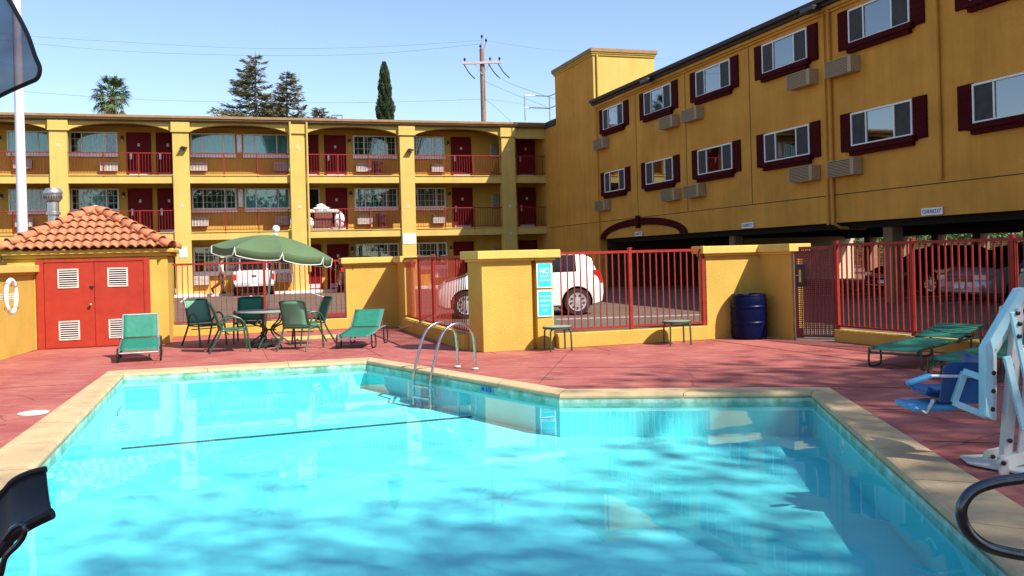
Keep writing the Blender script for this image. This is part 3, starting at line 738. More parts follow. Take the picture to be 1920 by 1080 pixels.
# ======================= POOLSIDE WALLS, FENCES, PUMP HOUSE =======================
def offpoly(poly, d):
    """offset a simple polygon outwards by d (orientation independent)"""
    P = [Vector((p[0], p[1])) for p in poly]; n = len(P)
    area = sum(P[i].x * P[(i + 1) % n].y - P[(i + 1) % n].x * P[i].y for i in range(n))
    sgn = 1 if area > 0 else -1; out = []
    for i in range(n):
        e0 = (P[i] - P[i - 1]).normalized(); e1 = (P[(i + 1) % n] - P[i]).normalized()
        n0 = Vector((e0.y, -e0.x)) * sgn; n1 = Vector((e1.y, -e1.x)) * sgn
        m = (n0 + n1).normalized(); out.append(P[i] + m * (d / max(.35, m.dot(n0))))
    return out
def strip(pts, t0, t1):
    P = [Vector((p[0], p[1])) for p in pts]; n = len(P); A = []; B = []
    for i in range(n):
        e0 = (P[i] - P[i - 1]).normalized() if i else (P[1] - P[0]).normalized()
        e1 = (P[i + 1] - P[i]).normalized() if i < n - 1 else e0
        n0 = Vector((-e0.y, e0.x)); n1 = Vector((-e1.y, e1.x)); m = (n0 + n1).normalized(); k = 1 / max(.35, m.dot(n0))
        A.append(P[i] + m * t0 * k); B.append(P[i] + m * t1 * k)
    return A + B[::-1]
def wall_thing(name, label, polys, h=1.70, cat='wall', nocap=()):
    c = Vector((sum(p[0] for p in polys[0]) / len(polys[0]), sum(p[1] for p in polys[0]) / len(polys[0]), 0))
    t = thing(name, label, cat, c); cc = c.to_2d()
    b = MB(); k = MB()
    for i, pl in enumerate(polys):
        e = .004 * i
        q = [Vector((p[0], p[1])) - cc for p in pl]
        b.xy(q, 0, h - .185 - e)
        if i in nocap: continue
        k.xy(offpoly(q, .04), h - .185 - e, h - .14 - e); k.xy(offpoly(q, .11), h - .14 - e, h - e)
    b.build('wall', 'yellow_stucco', t, bevel=.01); k.build('wall_cap', 'trim_yellow', t, bevel=.012)
    return t
wall_thing('corner_wall', 'yellow stucco corner wall behind the green lounge, left of the oblique red fence', [strip([LW[1], W1C, PIER], 0.0, 0.24), offpoly([LW[1] + Vector((-.02, -.02)), LW[1] + Vector((.10, .015)), LW[1] + Vector((.02, .27)), LW[1] + Vector((-.10, .23))], .02)])
wall_thing('pier_wall', 'wide yellow stucco pier carrying the two turquoise signs, behind the pool ladder', [[BOX[0], BOX[1], (0.345, 15.915), (0.23, 16.35), (-0.62, 16.12 + .25)], [(0.425, 16.005), (0.72, 16.095), (0.62, 16.40), (0.33, 16.30)], [(0.30, 16.15), (0.48, 16.20), (0.44, 16.34), (0.26, 16.28)]], 1.725, nocap=(2,))
wall_thing('corner_wall', 'yellow stucco corner wall behind the blue barrel, half in shade', [strip([RW[1], W2C, W2E], 0.0, 0.24)], 1.715)
wall_thing('perimeter_wall', 'yellow stucco wall at the left edge running from the pump house towards the camera', [strip([(-7.6, -7), (-8.3, 10), (-9.15, 16.4), (-9.57, 18.50)], 0.0, 0.22)], 1.70)

def fence(label, p0, p1, posts, wall_h=.27, top=1.66, spacing=.105, mesh=None, wlabel=None, bar=.019, wl=True, wallmat='yellow_stucco', post_w=.06, z0=None, inset=0.0, wend=1.0):
    p0 = Vector((p0[0], p0[1])); p1 = Vector((p1[0], p1[1])); d = p1 - p0; L = d.length; ang = math.atan2(d.y, d.x)
    t = thing('metal_fence', label, 'fence', (p0.x, p0.y, 0), ang)
    zb = z0 if z0 is not None else wall_h + .06
    b = MB(); b.bar((0, 0, top - .02), (L, 0, top - .02), .04, .045); b.bar((0, 0, zb), (L, 0, zb), .035, .035)
    k = int(L / spacing)
    for q in range(1, k): b.bar((L * q / k, 0, zb), (L * q / k, 0, top - .03), bar, bar, up=Vector((0, 1, 0)))
    b.build('picket_panel', 'fence_red', t)
    for f in posts:
        b = MB(); b.box(L * f - post_w / 2, -post_w / 2, wall_h - .02, L * f + post_w / 2, post_w / 2, top + .03); b.box(L * f - post_w / 2 - .008, -post_w / 2 - .008, top + .032, L * f + post_w / 2 + .008, post_w / 2 + .008, top + .05); b.build('post', 'fence_red', t, bevel=.005)
    for (f0, f1, mm) in (mesh or []):
        b = MB(); b.quad((L * f0, .03, zb), (L * f1, .03, zb), (L * f1, .03, top - .05), (L * f0, .03, top - .05)); b.build('mesh_sheet', mm, t)
    if wl:
        w = thing('low_wall', wlabel, 'wall', (p0.x, p0.y, 0), ang)
        b = MB(); b.xz([(0, 0), (L * wend, 0), (L * wend, wall_h), (0, wall_h)], -.10, .12); b.build('wall', wallmat, w, bevel=.015)
    return t
fence('long red picket fence on the low wall behind the patio table', (-7.74, 20.98), (-3.98, 22.13), (.52,), .26, 1.66, .118, wlabel='low yellow wall under the red fence behind the patio table')
fence('red picket fence seen obliquely left of the wide yellow pier, partly covered by mesh', PIER + Vector((.03, -.09)), BOX[0] + Vector((-.02, .06)), (.28, .52), .27, 1.66, .115, bar=.015, mesh=[(0.0, .14, 'perforated_salmon')], wlabel='low yellow wall running obliquely from the corner wall to the wide pier')
fence('red picket fence behind the two small side tables, in front of the white car', RW[0] + Vector((.02, .03)), RW[1] + Vector((-.02, 0)), (.49, .985), .26, 1.67, .121, wlabel='low yellow wall behind the two small side tables')
fence('red picket fence at the right in front of the car port, behind the green lounges', GB + Vector((.03, -.05)), F4E, (.0, .186, .385, .58), .21, 1.69, .12, bar=.022, wlabel='low yellow wall in shade behind the lounges at the right')
# gate
d = (GB - GA); ang = math.atan2(d.y, d.x); L = d.length
t = thing('pool_gate', 'dark red perforated metal gate with lock plate beside the blue barrel corner', 'gate', (GA.x, GA.y, 0), ang)
b = MB(); b.box(0, -.02, .06, .035, .02, 1.66); b.box(L - .04, -.02, .06, L - .002, .02, 1.66); b.box(.036, -.02, 1.60, L - .042, .02, 1.655); b.box(.036, -.02, .06, L - .042, .02, .10)
for k in range(1, 9): b.box(.035 + (L - .075) * k / 9 - .006, .006, .10, .035 + (L - .075) * k / 9 + .006, .018, 1.60)
b.build('frame', 'gate_red', t)
b = MB(); b.quad((.036, -.012, .10), (L - .042, -.012, .10), (L - .042, -.012, 1.60), (.036, -.012, 1.60)); b.build('perforated_sheet', 'perforated_red', t)
b = MB(); b.box(.03, -.035, .95, .19, -.021, 1.34); b.build('lock_plate', 'black', t)
b = MB(); b.box(.075, -.045, 1.03, .115, -.036, 1.25); b.tube([(.03, -.075, 1.15), (.11, -.075, 1.15), (.11, -.045, 1.15)], .009, 6); b.build('handle', 'brass', t)
b = MB(); b.tube([(-.012, 0, .05), (-.012, 0, 1.68)], .012, 6); b.build('hinge_post', 'galv', t)
b = MB(); b.box(.0, -.05, .015, L, .05, .045); b.build('threshold', 'galv', t)

# pump house
SH = thing('pump_house', 'small yellow pump house with red double doors and hipped terracotta tile roof at the left', 'pump house', (-9.50, 18.50, 0), TH)
b = MB(); b.box(-.55, 0, 0, 2.45, 2.6, 1.83); b.build('wall', 'yellow_stucco', SH, bevel=.01)
b = MB(); b.box(-.62, -.07, 1.832, 2.52, 2.67, 1.90); b.box(-.68, -.13, 1.902, 2.58, 2.73, 1.985); b.build('cornice', 'yellow_stucco', SH, bevel=.015)
b = MB(); b.box(-.02, -.045, 0.0, .11, -.001, 1.80); b.box(1.98, -.045, 0, 2.10, -.001, 1.80); b.box(.112, -.045, 1.745, 1.978, -.001, 1.80); b.build('door_frame', 'shed_red', SH, bevel=.004)
for x0, x1, kn in ((.118, 1.035, True), (1.045, 1.972, False)):
    b = MB(); b.box(x0, -.030, .02, x1, -.002, 1.738); d = b.build('door', 'shed_red', SH, bevel=.004)
    xc = x0 + .44
    for z0 in (1.22, .17):
        v = MB(); a0, a1, z1 = xc - .195, xc + .195, z0 + .39
        v.box(a0, -.045, z0, a1, -.031, z0 + .03); v.box(a0, -.045, z1 - .03, a1, -.031, z1); v.box(a0, -.045, z0 + .031, a0 + .03, -.031, z1 - .031); v.box(a1 - .03, -.045, z0 + .031, a1, -.031, z1 - .031)
        fr = v.build('vent', 'dirty_white', d)
        v = MB()
        for k in range(7):
            zz = z0 + .050 + k * .045; v.box(a0 + .03, -.050, zz, a1 - .03, -.036, zz + .015)
        v.build('louvre', 'white_paint', fr)
        MB().box(a0 + .03, -.033, z0 + .03, a1 - .03, -.0305, z1 - .03).build('recess', 'dark_void', fr)
    if kn:
        v = MB(); v.lathe([(.012, 0), (.012, .03), (.03, .04), (.03, .065), (.012, .075)], n=12, T=Matrix.Translation((x1 - .07, -.03, .87)) @ Matrix.Rotation(R(90), 4, 'X')); v.build('knob', 'brass', d, smooth=True)
        v = MB(); v.box(x1 - .09, -.04, 1.21, x1 - .005, -.031, 1.25); v.box(x1 - .05, -.055, 1.19, x1 - .02, -.041, 1.25); v.build('latch', 'dark_metal', d)
# tiled hip roof
x0, x1, y0, y1, ze, ap = -.68, 2.52, -.20, 2.80, 1.99, Vector((.95, 1.30, 2.86))
b = MB()
def tile_face(A, B):
    """rows of barrel tiles on the triangle A-B-apex"""
    A = Vector(A); B = Vector(B); M0 = (A + B) / 2; e = (B - A).normalized(); W = (B - A).length
    up = ap - M0; H = up.length; u = up.normalized(); nrm = e.cross(u); nrm = nrm if nrm.z > 0 else -nrm
    ta = (ap - A).dot(e) / W
    rows = 6; pitch = .175
    for r in range(rows):
        h0 = H * r / rows; h1 = H * (r + 1.12) / rows
        l0 = W * ta * r / rows; r0 = W - W * (1 - ta) * r / rows
        k0 = int(l0 / (pitch / 8)); k1 = int(r0 / (pitch / 8)) + 1; prev = None
        for k in range(k0, k1 + 1):
            x = min(max(k * pitch / 8, l0), r0); ph = 2 * math.pi * x / pitch
            wv = max(0, .5 + .5 * math.cos(ph)) ** .7 * .062
            base = A + e * x
            lo = base + u * h0 + nrm * (wv + .045)
            f = min(1, h1 / H); xl = W * ta * f; xr = W - W * (1 - ta) * f
            xt = min(max(x, xl), xr); hi = A + e * xt + u * min(h1, H) + nrm * (wv * .6 + .004)
            lo2 = lo - nrm * .022
            if prev: b.quad(prev[0], lo, hi, prev[1]); b.quad(prev[2], lo2, lo, prev[0])
            prev = (lo, hi, lo2)
cs = [(x0, y0, ze), (x1, y0, ze), (x1, y1, ze), (x0, y1, ze)]
for i in range(4): tile_face(cs[i], cs[(i + 1) % 4])
roof = b.build('roof', 'terracotta', SH, smooth=50)
b = MB()
for c in cs:
    c = Vector(c); dd = ap - c; L = dd.length; k = 8
    for q in range(k):
        p = c + dd * (q / k - .01); r_ = c + dd * ((q + 1.15) / k); up = Vector((0, 0, 1))
        s = dd.cross(up).normalized(); w = s.cross(dd).normalized(); w = w if w.z > 0 else -w
        n0 = len(b.v)
        for pp, rr, lift in ((p, .115, .055), (r_, .085, .015)):
            for a in range(9):
                an = math.pi * (a / 8 * 1.16 - .08); b.v.append(tuple(pp + s * math.cos(an) * rr + w * (math.sin(an) * rr + lift)))
        for a in range(8): b.face((n0 + a, n0 + a + 1, n0 + 10 + a, n0 + 9 + a))
b.build('hip_tiles', 'terracotta', roof, smooth=50, solid=.018)
b = MB(); b.lathe([(.11, -.02), (.12, .05), (.05, .11)], tuple(ap), 12); b.build('apex_cap', 'dirty_white', roof, smooth=True)
# vent pipe behind it
b = MB(); b.lathe([(.125, 0), (.125, 2.72), (.155, 2.72), (.155, 2.78), (.13, 2.8), (.13, 3.02), (.15, 3.04), (.2, 3.10), (.2, 3.18), (.19, 3.18), (.21, 3.22), (.21, 3.28), (.15, 3.36)], n=20)
t = thing('vent_pipe', 'grey galvanised vent pipe with slotted cap rising behind the tiled roof', 'vent pipe', (-10.98, 22.2, .2)); b.build('pipe', 'galv', t, smooth=True)
b = MB()
for k in range(22):
    a = 2 * math.pi * k / 22; b.box(-.008, -.205, 3.105, .008, -.2, 3.175, T=Matrix.Rotation(a, 4, 'Z'))
b.build('slots', 'dark_void', t)
b = MB(); r0 = []
b.tube([(0, 0, 0), (0, 0, 2), (0, 0, 5), (0, 0, 9), (0, 0, 12)], [.12, .112, .10, .085, .07], 18)
t = thing('flagpole', 'tall white painted metal pole standing behind the pump house', 'pole', (-11.05, 20.9, .2)); b.build('pole', 'pole_white', t, smooth=True)
b = MB(); b.lathe([(.2, 0), (.2, .03), (.13, .05)], n=16); b.build('base_plate', 'galv', t)
# life ring and rods on the left wall
p = PY(13, 556, 15.6)
wn = Vector((.99, .13, 0)); t = thing('life_ring', 'white life ring hung on the left yellow wall', 'life ring', (p.x - .0, p.y, p.z), 0)
t.rotation_euler = (0, 0, R(8))
b = MB(); pts = [(.07, .22 * math.cos(2 * math.pi * k / 28), .28 * math.sin(2 * math.pi * k / 28)) for k in range(28)]
b.tube(pts, .035, 10, closed=True); b.build('ring', 'sign_white', t, smooth=True)
for k in range(4):
    a = math.pi / 4 + k * math.pi / 2; cyy, czz = .22 * math.cos(a), .28 * math.sin(a); b = MB()
    b.tube([(.07 + .055 * math.cos(q), cyy + .042 * math.sin(q) * math.cos(a), czz + .042 * math.sin(q) * math.sin(a)) for q in [i * math.pi / 5 for i in range(10)]], .007, 5, closed=True); b.build('rope_band', 'frond_dry', t)
p0 = PY(-60, 566, 14.6); p1 = PY(26, 552, 15.7)
b = MB()
for k in range(3): b.tube([p0 + Vector((.02, 0, -.055 * k + .1)) - p1, Vector((.0, 0, -.035 * k))], .013, 6)
b.bar((0, 0, .03), (0, 0, -.11), .02, .02)
t = thing('shepherd_poles', 'bundle of pale poles hung on the left yellow wall beside the life ring', 'poles', p1); b.build('pole', 'dirty_white', t)

# turquoise signs on the pier
def pool_sign(label, z0, z1, lines):
    c = (Vector((0.425, 16.005)) + Vector((0.72, 16.095))) / 2
    t = thing('pool_sign', label, 'sign', (c.x - .008, c.y - .012, 0), TH)
    w = .285
    MB().box(-w / 2, -.012, z0, w / 2, -.002, z1).build('border', 'sign_white', t)
    MB().box(-w / 2 + .022, -.016, z0 + .022, w / 2 - .022, -.0125, z1 - .022).build('panel', 'sign_cyan', t)
    for s, zc, sz, ww in lines: text('lettering', s, sz, 'sign_white', t, (0, -.018, z0 + (z1 - z0) * zc), width=ww)
pool_sign('upper turquoise sign with a big white NO on the yellow pier', 1.06, 1.50, [('NO', .66, .15, .17), ('DIVING', .45, .05, .15), ('ALLOWED', .30, .05, .19)])
pool_sign('lower turquoise sign with small white lines of text on the yellow pier', .56, 1.02, [('WARNING NO', .76, .045, .19), ('LIFEGUARD', .60, .05, .19), ('ON DUTY', .42, .05, .17), ('POOL', .24, .05, .09)])

# ======================= POOLSIDE OBJECTS =======================
# blue barrel
t = thing('plastic_barrel', 'dark blue plastic barrel standing in the shaded wall corner', 'barrel', (4.33, 16.93, 0)); t.scale = (1.05, 1.05, 1.0)
b = MB(); b.lathe([(.27, 0), (.30, .03), (.312, .12), (.305, .26), (.315, .28), (.315, .31), (.305, .33), (.315, .45), (.305, .55), (.315, .57), (.315, .60), (.305, .62), (.31, .72), (.295, .78), (.30, .80), (.285, .82), (.27, .80), (.05, .79)], n=36); b.build('body', 'barrel_blue', t, smooth=25)
b = MB()
for a in (0.8, 3.6): b.lathe([(.045, .79), (.045, .825), (.02, .828)], (.18 * math.cos(a), .18 * math.sin(a), 0), 14)
b.build('bung', 'barrel_blue', t)
# stools / small side tables
def stool(label, loc, rz):
    t = thing('side_table', label, 'side table', loc, rz, 'small green side tables')
    b = MB(); b.lathe([(.235, 0), (.245, .008), (.245, .022), (.235, .028), (.05, .029)], (0, 0, .388), 32); b.build('table_top', 'table_top', t, smooth=True)
    b = MB(); b.lathe([(.255, .0), (.255, .038), (.247, .038), (.247, 0)], (0, 0, .376), 32, cap=False); b.build('rim', 'green_frame', t)
    for k in range(4):
        a = math.pi / 4 + k * math.pi / 2; cx, cy = math.cos(a), math.sin(a)
        b = MB(); b.tube([(cx * .12, cy * .12, .37), (cx * .2, cy * .2, .37), (cx * .245, cy * .245, .34), (cx * .255, cy * .255, .26), (cx * .262, cy * .262, 0)], .0155, 8, smooth_pts=3); b.build('leg', 'green_frame', t, smooth=True)
stool('small round green side table beside the turquoise signs', (.755, 15.68, 0), .25)
stool('small round green side table standing alone left of the blue barrel', (2.88, 16.22, 0), .15)
# patio table, umbrella
TC = Vector((-4.72, 17.85, 0))
t = thing('patio_table', 'round patio table with pale top among five green chairs', 'table', TC)
b = MB(); b.lathe([(.60, 0), (.62, .01), (.62, .028), (.60, .035), (.03, .036)], (0, 0, .675), 40); b.build('table_top', 'table_top', t, smooth=True)
for k in range(6):
    a = k * math.pi / 3 + .3; ca, sa = math.cos(a), math.sin(a)
    b = MB(); b.tube([(ca * .48, sa * .48, .67), (ca * .40, sa * .40, .50), (ca * .12, sa * .12, .38), (ca * .10, sa * .10, .28), (ca * .34, sa * .34, .10), (ca * .42, sa * .42, 0)], .015, 7, smooth_pts=4); b.build('leg', 'green_frame', t, smooth=True)
b = MB(); b.tube([(.13 * math.cos(k * .3142 * 2), .13 * math.sin(k * .3142 * 2), .33) for k in range(10)], .012, 6, closed=True); b.build('ring', 'green_frame', t)
LEAN = R(7.4)
t = thing('patio_umbrella', 'green scalloped patio umbrella with white piping leaning over the table', 'umbrella', TC + Vector((-.13, 0, 0))); t.rotation_euler = (R(-2), LEAN, 0)
b = MB(); b.lathe([(.25, .01), (.25, .05), (.20, .09), (.05, .11), (.04, .28), (.02, .30)], n=24, T=Matrix.Rotation(-LEAN, 4, 'Y')); b.build('base', 'black', t, smooth=True)
b = MB(); b.tube([(0, 0, .05), (0, 0, 1.1), (0, 0, 2.22)], .021, 10); b.build('pole', 'dirty_white', t, smooth=True)
RC, ZR, ZT = 1.14, 1.85, 2.17; NP = 8; K = 24; J = 7
b = MB(); rim_pts = []; val_low = []
def cpt(seg, i, j, dz=0):
    a0 = (seg + .5) * 2 * math.pi / NP; a1 = (seg + 1.5) * 2 * math.pi / NP; f = j / J; g = i / K
    p = Vector((math.cos(a0), math.sin(a0), 0)) * (1 - g) + Vector((math.cos(a1), math.sin(a1), 0)) * g
    r = RC * f; z = ZT - (ZT - ZR) * (f ** 1.75)
    sag = math.sin(math.pi * g) * f * f * .045
    return Vector((p.x * r * (1 - sag * .25), p.y * r * (1 - sag * .25), z - sag + dz))
for s in range(NP):
    for j in range(J):
        for i in range(K): b.quad(cpt(s, i, j), cpt(s, i + 1, j), cpt(s, i + 1, j + 1), cpt(s, i, j + 1))
    for i in range(K):
        def low(i_):
            q = cpt(s, i_, J); g = i_ / K; e = min(g, 1 - g)
            return q * 1.0 + Vector((q.x * .012, q.y * .012, -.03 - .115 * min(1, (e / .045)) ** .6))
        b.quad(cpt(s, i, J), cpt(s, i + 1, J), low(i + 1), low(i))
        val_low.append(low(i))
    val_low.append(low(K)); val_low.append(cpt(s, K, J))
cn = b.build('canopy', 'umbrella_green', t, smooth=30, solid=.004)
b = MB(); b.tube(val_low, .008, 5, closed=True); b.build('piping', 'sign_white', cn)
b = MB(); b.lathe([(.03, 0), (.045, .03), (.03, .06), (.06, .09), (.075, .14), (.06, .19), (.01, .21)], (0, 0, ZT - .01), 14); b.build('finial', 'sign_white', t, smooth=True)
for k in range(NP):
    a = (k + .5) * 2 * math.pi / NP; b = MB(); b.tube([(0, 0, ZT - .04), (math.cos(a) * .62, math.sin(a) * .62, ZT - .20), (math.cos(a) * RC * .98, math.sin(a) * RC * .98, ZR - .015)], .008, 5); b.build('rib', 'dirty_white', t)

def patio_chair(label, loc, rz, sl='green_pale', seat='green_sling'):
    """faces local -y"""
    t = thing('patio_chair', label, 'chair', loc, rz, 'green sling chairs around the patio table')
    for s in (-1, 1):
        b = MB(); b.tube([(s * .29, -.30, 0), (s * .285, -.25, .40), (s * .285, -.21, .52)], .018, 8, smooth_pts=3); b.build('leg', 'green_frame', t, smooth=True)
        b = MB(); b.tube([(s * .285, -.21, .52), (s * .29, -.14, .61), (s * .29, -.02, .65), (s * .285, .10, .61), (s * .27, .18, .50), (s * .262, .20, .42)], .018, 8, smooth_pts=4); b.build('armrest', 'green_frame', t, smooth=True)
        b = MB(); b.tube([(s * .29, .42, 0), (s * .262, .20, .40), (s * .255, .22, .50), (s * .25, .30, .76), (s * .245, .37, .90)], .018, 8, smooth_pts=4); b.build('leg', 'green_frame', t, smooth=True)
    b = MB(); b.tube([(-.245, .37, .90), (-.15, .385, .915), (.15, .385, .915), (.245, .37, .90)], .014, 8, smooth_pts=3); b.tube([(-.262, .21, .41), (.262, .21, .41)], .012, 6); b.tube([(-.285, -.24, .40), (.285, -.24, .40)], .014, 6); b.tube([(-.27, .06, .33), (.27, .06, .33)], .011, 6)
    for s in (-1, 1): b.tube([(s * .285, -.25, .40), (s * .265, .20, .40)], .013, 6)
    b.build('frame', 'green_frame', t, smooth=True)
    b = MB(); N = 8
    for k in range(N):
        def q(k_):
            f = k_ / N; return (.215 + .155 * f ** 1.3, .44 + .47 * f, .012 * math.sin(f * math.pi))
        y0, z0, s0 = q(k); y1, z1, s1 = q(k + 1)
        for a in range(4):
            xa, xb = -.245 + .1225 * a, -.245 + .1225 * (a + 1); ba, bb = .03 * (1 - (xa / .245) ** 2), .03 * (1 - (xb / .245) ** 2)
            b.quad((xa, y0 + ba, z0), (xb, y0 + bb, z0), (xb, y1 + bb, z1), (xa, y1 + ba, z1))
    b.build('backrest', sl, t, smooth=60, solid=.006)
    b = MB()
    for k in range(N):
        f0, f1 = k / N, (k + 1) / N
        for a in range(4):
            xa, xb = -.265 + .1325 * a, -.265 + .1325 * (a + 1)
            def zz(x, f): return .425 - .028 * (1 - (x / .265) ** 2) * math.sin(math.pi * f)
            b.quad((xa, -.25 + .46 * f0, zz(xa, f0)), (xb, -.25 + .46 * f0, zz(xb, f0)), (xb, -.25 + .46 * f1, zz(xb, f1)), (xa, -.25 + .46 * f1, zz(xa, f1)))
    b.build('seat', seat, t, smooth=60, solid=.006)
    return t
patio_chair('green sling chair at the far left of the patio table, pale back in sun', (-6.2, 18.6, 0), R(48))
patio_chair('green sling chair nearest the left lounge, its dark back to the camera', (-5.22, 17.1, 0), R(112), sl='green_sling')
patio_chair('green sling chair behind the patio table facing the camera', (-5.42, 19.0, 0), R(10), sl='green_sling')
patio_chair('green sling chair at the front right of the table seen from behind', (-3.93, 17.15, 0), R(166))
patio_chair('green sling chair at the far right of the patio table, facing left', (-4.0, 18.25, 0), R(-60), sl='green_sling')

def lounge(label, loc, rz, seat=.78, back=.66, ang=50, z0=.20, z1=.31, w=.33, tail=.5, slm='green_sling', ribs=False, dark=False, seat2=None):
    """foot at local y=0, head towards +y"""
    t = thing('sun_lounge', label, 'sun lounge', loc, rz, 'green sling sun lounges by the pool')
    ca, sa = math.cos(R(ang)), math.sin(R(ang))
    fm = 'green_frame' if dark else 'galv'
    b = MB()
    for s in (-1, 1):
        b.tube([(s * w, -.02, z0 - .06), (s * w, .0, z0), (s * w, seat * .5, (z0 + z1) / 2 + .0), (s * w, seat, z1), (s * w, seat + tail, z1 + .005)], .016, 8, smooth_pts=3)
    b.tube([(-w, -.02, z0 - .06), (w, -.02, z0 - .06)], .016, 8); b.tube([(-w, seat + tail, z1), (w, seat + tail, z1)], .015, 8); b.tube([(-w, seat, z1 - .02), (w, seat, z1 - .02)], .015, 8)
    b.build('frame', fm, t, smooth=True)
    b = MB()
    for s in (-1, 1): b.tube([(s * (w - .02), seat, z1 + .01), (s * (w - .02), seat + back * ca, z1 + back * sa)], .014, 8)
    b.tube([(-(w - .02), seat + back * ca, z1 + back * sa), ((w - .02), seat + back * ca, z1 + back * sa)], .014, 8)
    for s in (-1, 1): b.tube([(s * (w - .03), seat + back * ca * .55, z1 + back * sa * .55), (s * (w - .03), seat + tail * .85, z1)], .010, 6)
    b.build('back_frame', fm, t, smooth=True)
    ys = [0.12, seat + tail * .7]
    for yy in ys:
        for s in (-1, 1):
            b = MB(); zt = z0 + (z1 - z0) * min(1, yy / seat)
            b.tube([(s * (w + .025), yy - .13, zt + .005), (s * (w + .03), yy - .14, .06), (s * (w + .03), yy - .06, .012), (s * (w + .03), yy + .1, .012), (s * (w + .03), yy + .18, .06), (s * (w + .025), yy + .16, zt)], .015, 7, smooth_pts=4); b.build('leg', 'black' if not dark else 'green_frame', t, smooth=True)
    def sling(nm, P, Q, sag, m):
        b = MB(); P = Vector(P); Q = Vector(Q); N = 12; A = 6
        for k in range(N):
            for a in range(A):
                def pt(k_, a_):
                    f = k_ / N; x = -(w - .01) + 2 * (w - .01) * a_ / A; p = P.lerp(Q, f); e = 1 - (2 * a_ / A - 1) ** 2
                    zz = p.z - sag * e * math.sin(math.pi * min(1, f + .05)) + .014
                    if ribs: zz += .010 * math.sin(f * 44)
                    if f == 0 and nm == 'seat': zz -= .03
                    return (x, p.y, zz)
                b.quad(pt(k, a), pt(k, a + 1), pt(k + 1, a + 1), pt(k + 1, a))
        b.build(nm, m, t, smooth=60, solid=.006)
    sling('seat', (0, -.025, z0), (0, seat + .0, z1), .02, slm)
    sling('backrest', (0, seat + .02, z1 + .02), (0, seat + back * ca, z1 + back * sa), .02, seat2 or slm)
    return t
lounge('green sling sun lounge in front of the red pump house doors', (-6.34, 15.62, 0), R(20), seat=.70, back=.53, ang=52, z0=.22, z1=.34, w=.31)
lounge('green sling sun lounge in front of the corner wall, right of the patio table', (-2.92, 16.95, 0), R(-5), seat=.80, back=.54, ang=37, z0=.24, z1=.32, w=.30, tail=.45)
lounge('green sun lounge at the right before the shaded fence, its ribbed back slightly raised', (5.02, 12.15, 0), R(-50), seat=1.15, back=.80, ang=11, z0=.26, z1=.30, w=.33, tail=.6, dark=True, ribs=True)
lounge('green sun lounge mostly hidden behind the white pool lift', (5.25, 10.9, 0), R(-52), seat=1.1, back=.80, ang=8, z0=.25, z1=.28, w=.33, tail=.6, dark=True)

# pool ladder
t = thing('pool_ladder', 'stainless steel pool ladder with two hooped rails at the far pool edge', 'ladder', (0, 0, 0))
A0, B0 = G(858, 689), G(891, 693); A0.z = B0.z = 0.02
inn = Vector((-.80, -.60, 0)); anchors = []
for P in (A0, B0):
    b = MB(); b.tube([P, P + Vector((0, 0, .30)) - inn * .0, P + inn * .03 + Vector((0, 0, .50)), P + inn * .15 + Vector((0, 0, .63)), P + inn * .33 + Vector((0, 0, .66)), P + inn * .50 + Vector((0, 0, .58)), P + inn * .60 + Vector((0, 0, .42)), P + inn * .70 + Vector((0, 0, .12)), P + inn * .755 + Vector((0, 0, -.12)), P + inn * .76 + Vector((0, 0, -.5))], .021, 12, smooth_pts=6)
    b.build('rail', 'chrome', t, smooth=True)
    b = MB(); b.lathe([(.05, -.012), (.05, .0), (.03, .012)], tuple(P), 16); b.build('escutcheon', 'dirty_white', t)
for z in (-.20, -.36):
    b = MB(); b.bar(A0 + inn * .755 + Vector((0, 0, z)), B0 + inn * .755 + Vector((0, 0, z)), .09, .022); b.build('tread', 'chrome', t)
t.location = (0, 0, 0)
# depth marker on the waterline tile
d = Vector((0.51 + 2.35, 10.62 - 14.74, 0)).normalized(); q = Vector((-2.35, 14.74, 0)) + d * ((G(933, 728, -.09) - Vector((-2.35, 14.74, 0))).dot(d))
t = thing('depth_marker', 'dark 4 1/2 depth number on the far pool waterline', 'marker', (q.x, q.y, -.085) , math.atan2(d.y, d.x))
MB().box(-.16, -.004, -.034, .16, -.001, .034).build('tile', 'pad_blue', t)
text('lettering', '4 1/2', .07, 'glyph_dark', t, (0, -.006, 0), width=.22)
# rod leaning on the low wall
p0 = G(749, 619); p1 = PY(823, 590, 18.2)
t = thing('leaning_rod', 'thin pale rod leaning on the low wall in front of the oblique red fence', 'rod', p0); b = MB(); b.tube([(0, 0, .015), tuple(p1 - p0)], .012, 6); b.build('rod', 'dirty_white', t)

# pool lift (white frame, blue seat)
LY = 6.75
t = thing('pool_lift', 'white metal pool lift with blue plastic seat at the right pool edge', 'pool lift', (3.55, 6.7, 0))
o0 = Vector((3.55, 6.7, 0))
def L3(u, v, Y): return PY(u, v, Y) - o0
b = MB(); bp = [(3.27, 6.70), (3.30, 6.62), (3.48, 6.33), (3.55, 6.30), (4.30, 6.30), (4.30, 6.92), (3.32, 6.92)]
b.xy([(x - o0.x, y - o0.y) for x, y in bp], .012, .032); b.build('base_plate', 'lift_white', t, bevel=.008)
def plate(name, px, Y0, Y1, m='lift_white', bev=.006):
    b = MB(); q = [PY(u, v, (Y0 + Y1) / 2) for u, v in px]
    b.xz([(p.x - o0.x, p.z) for p in q], Y0 - o0.y, Y1 - o0.y); return b.build(name, m, t, bevel=bev)
plate('bracket', [(1843, 889), (1843, 850), (1850, 843), (1875, 838), (1880, 889)], 6.78, 6.80)
plate('bracket', [(1874, 893), (1868, 868), (1876, 858), (1890, 862), (1893, 893)], 6.42, 6.44)
b = MB(); b.bar(L3(1876, 868, 6.5), L3(1960, 845, 6.6), .07, .085); b.build('stay', 'lift_white', t, bevel=.006)
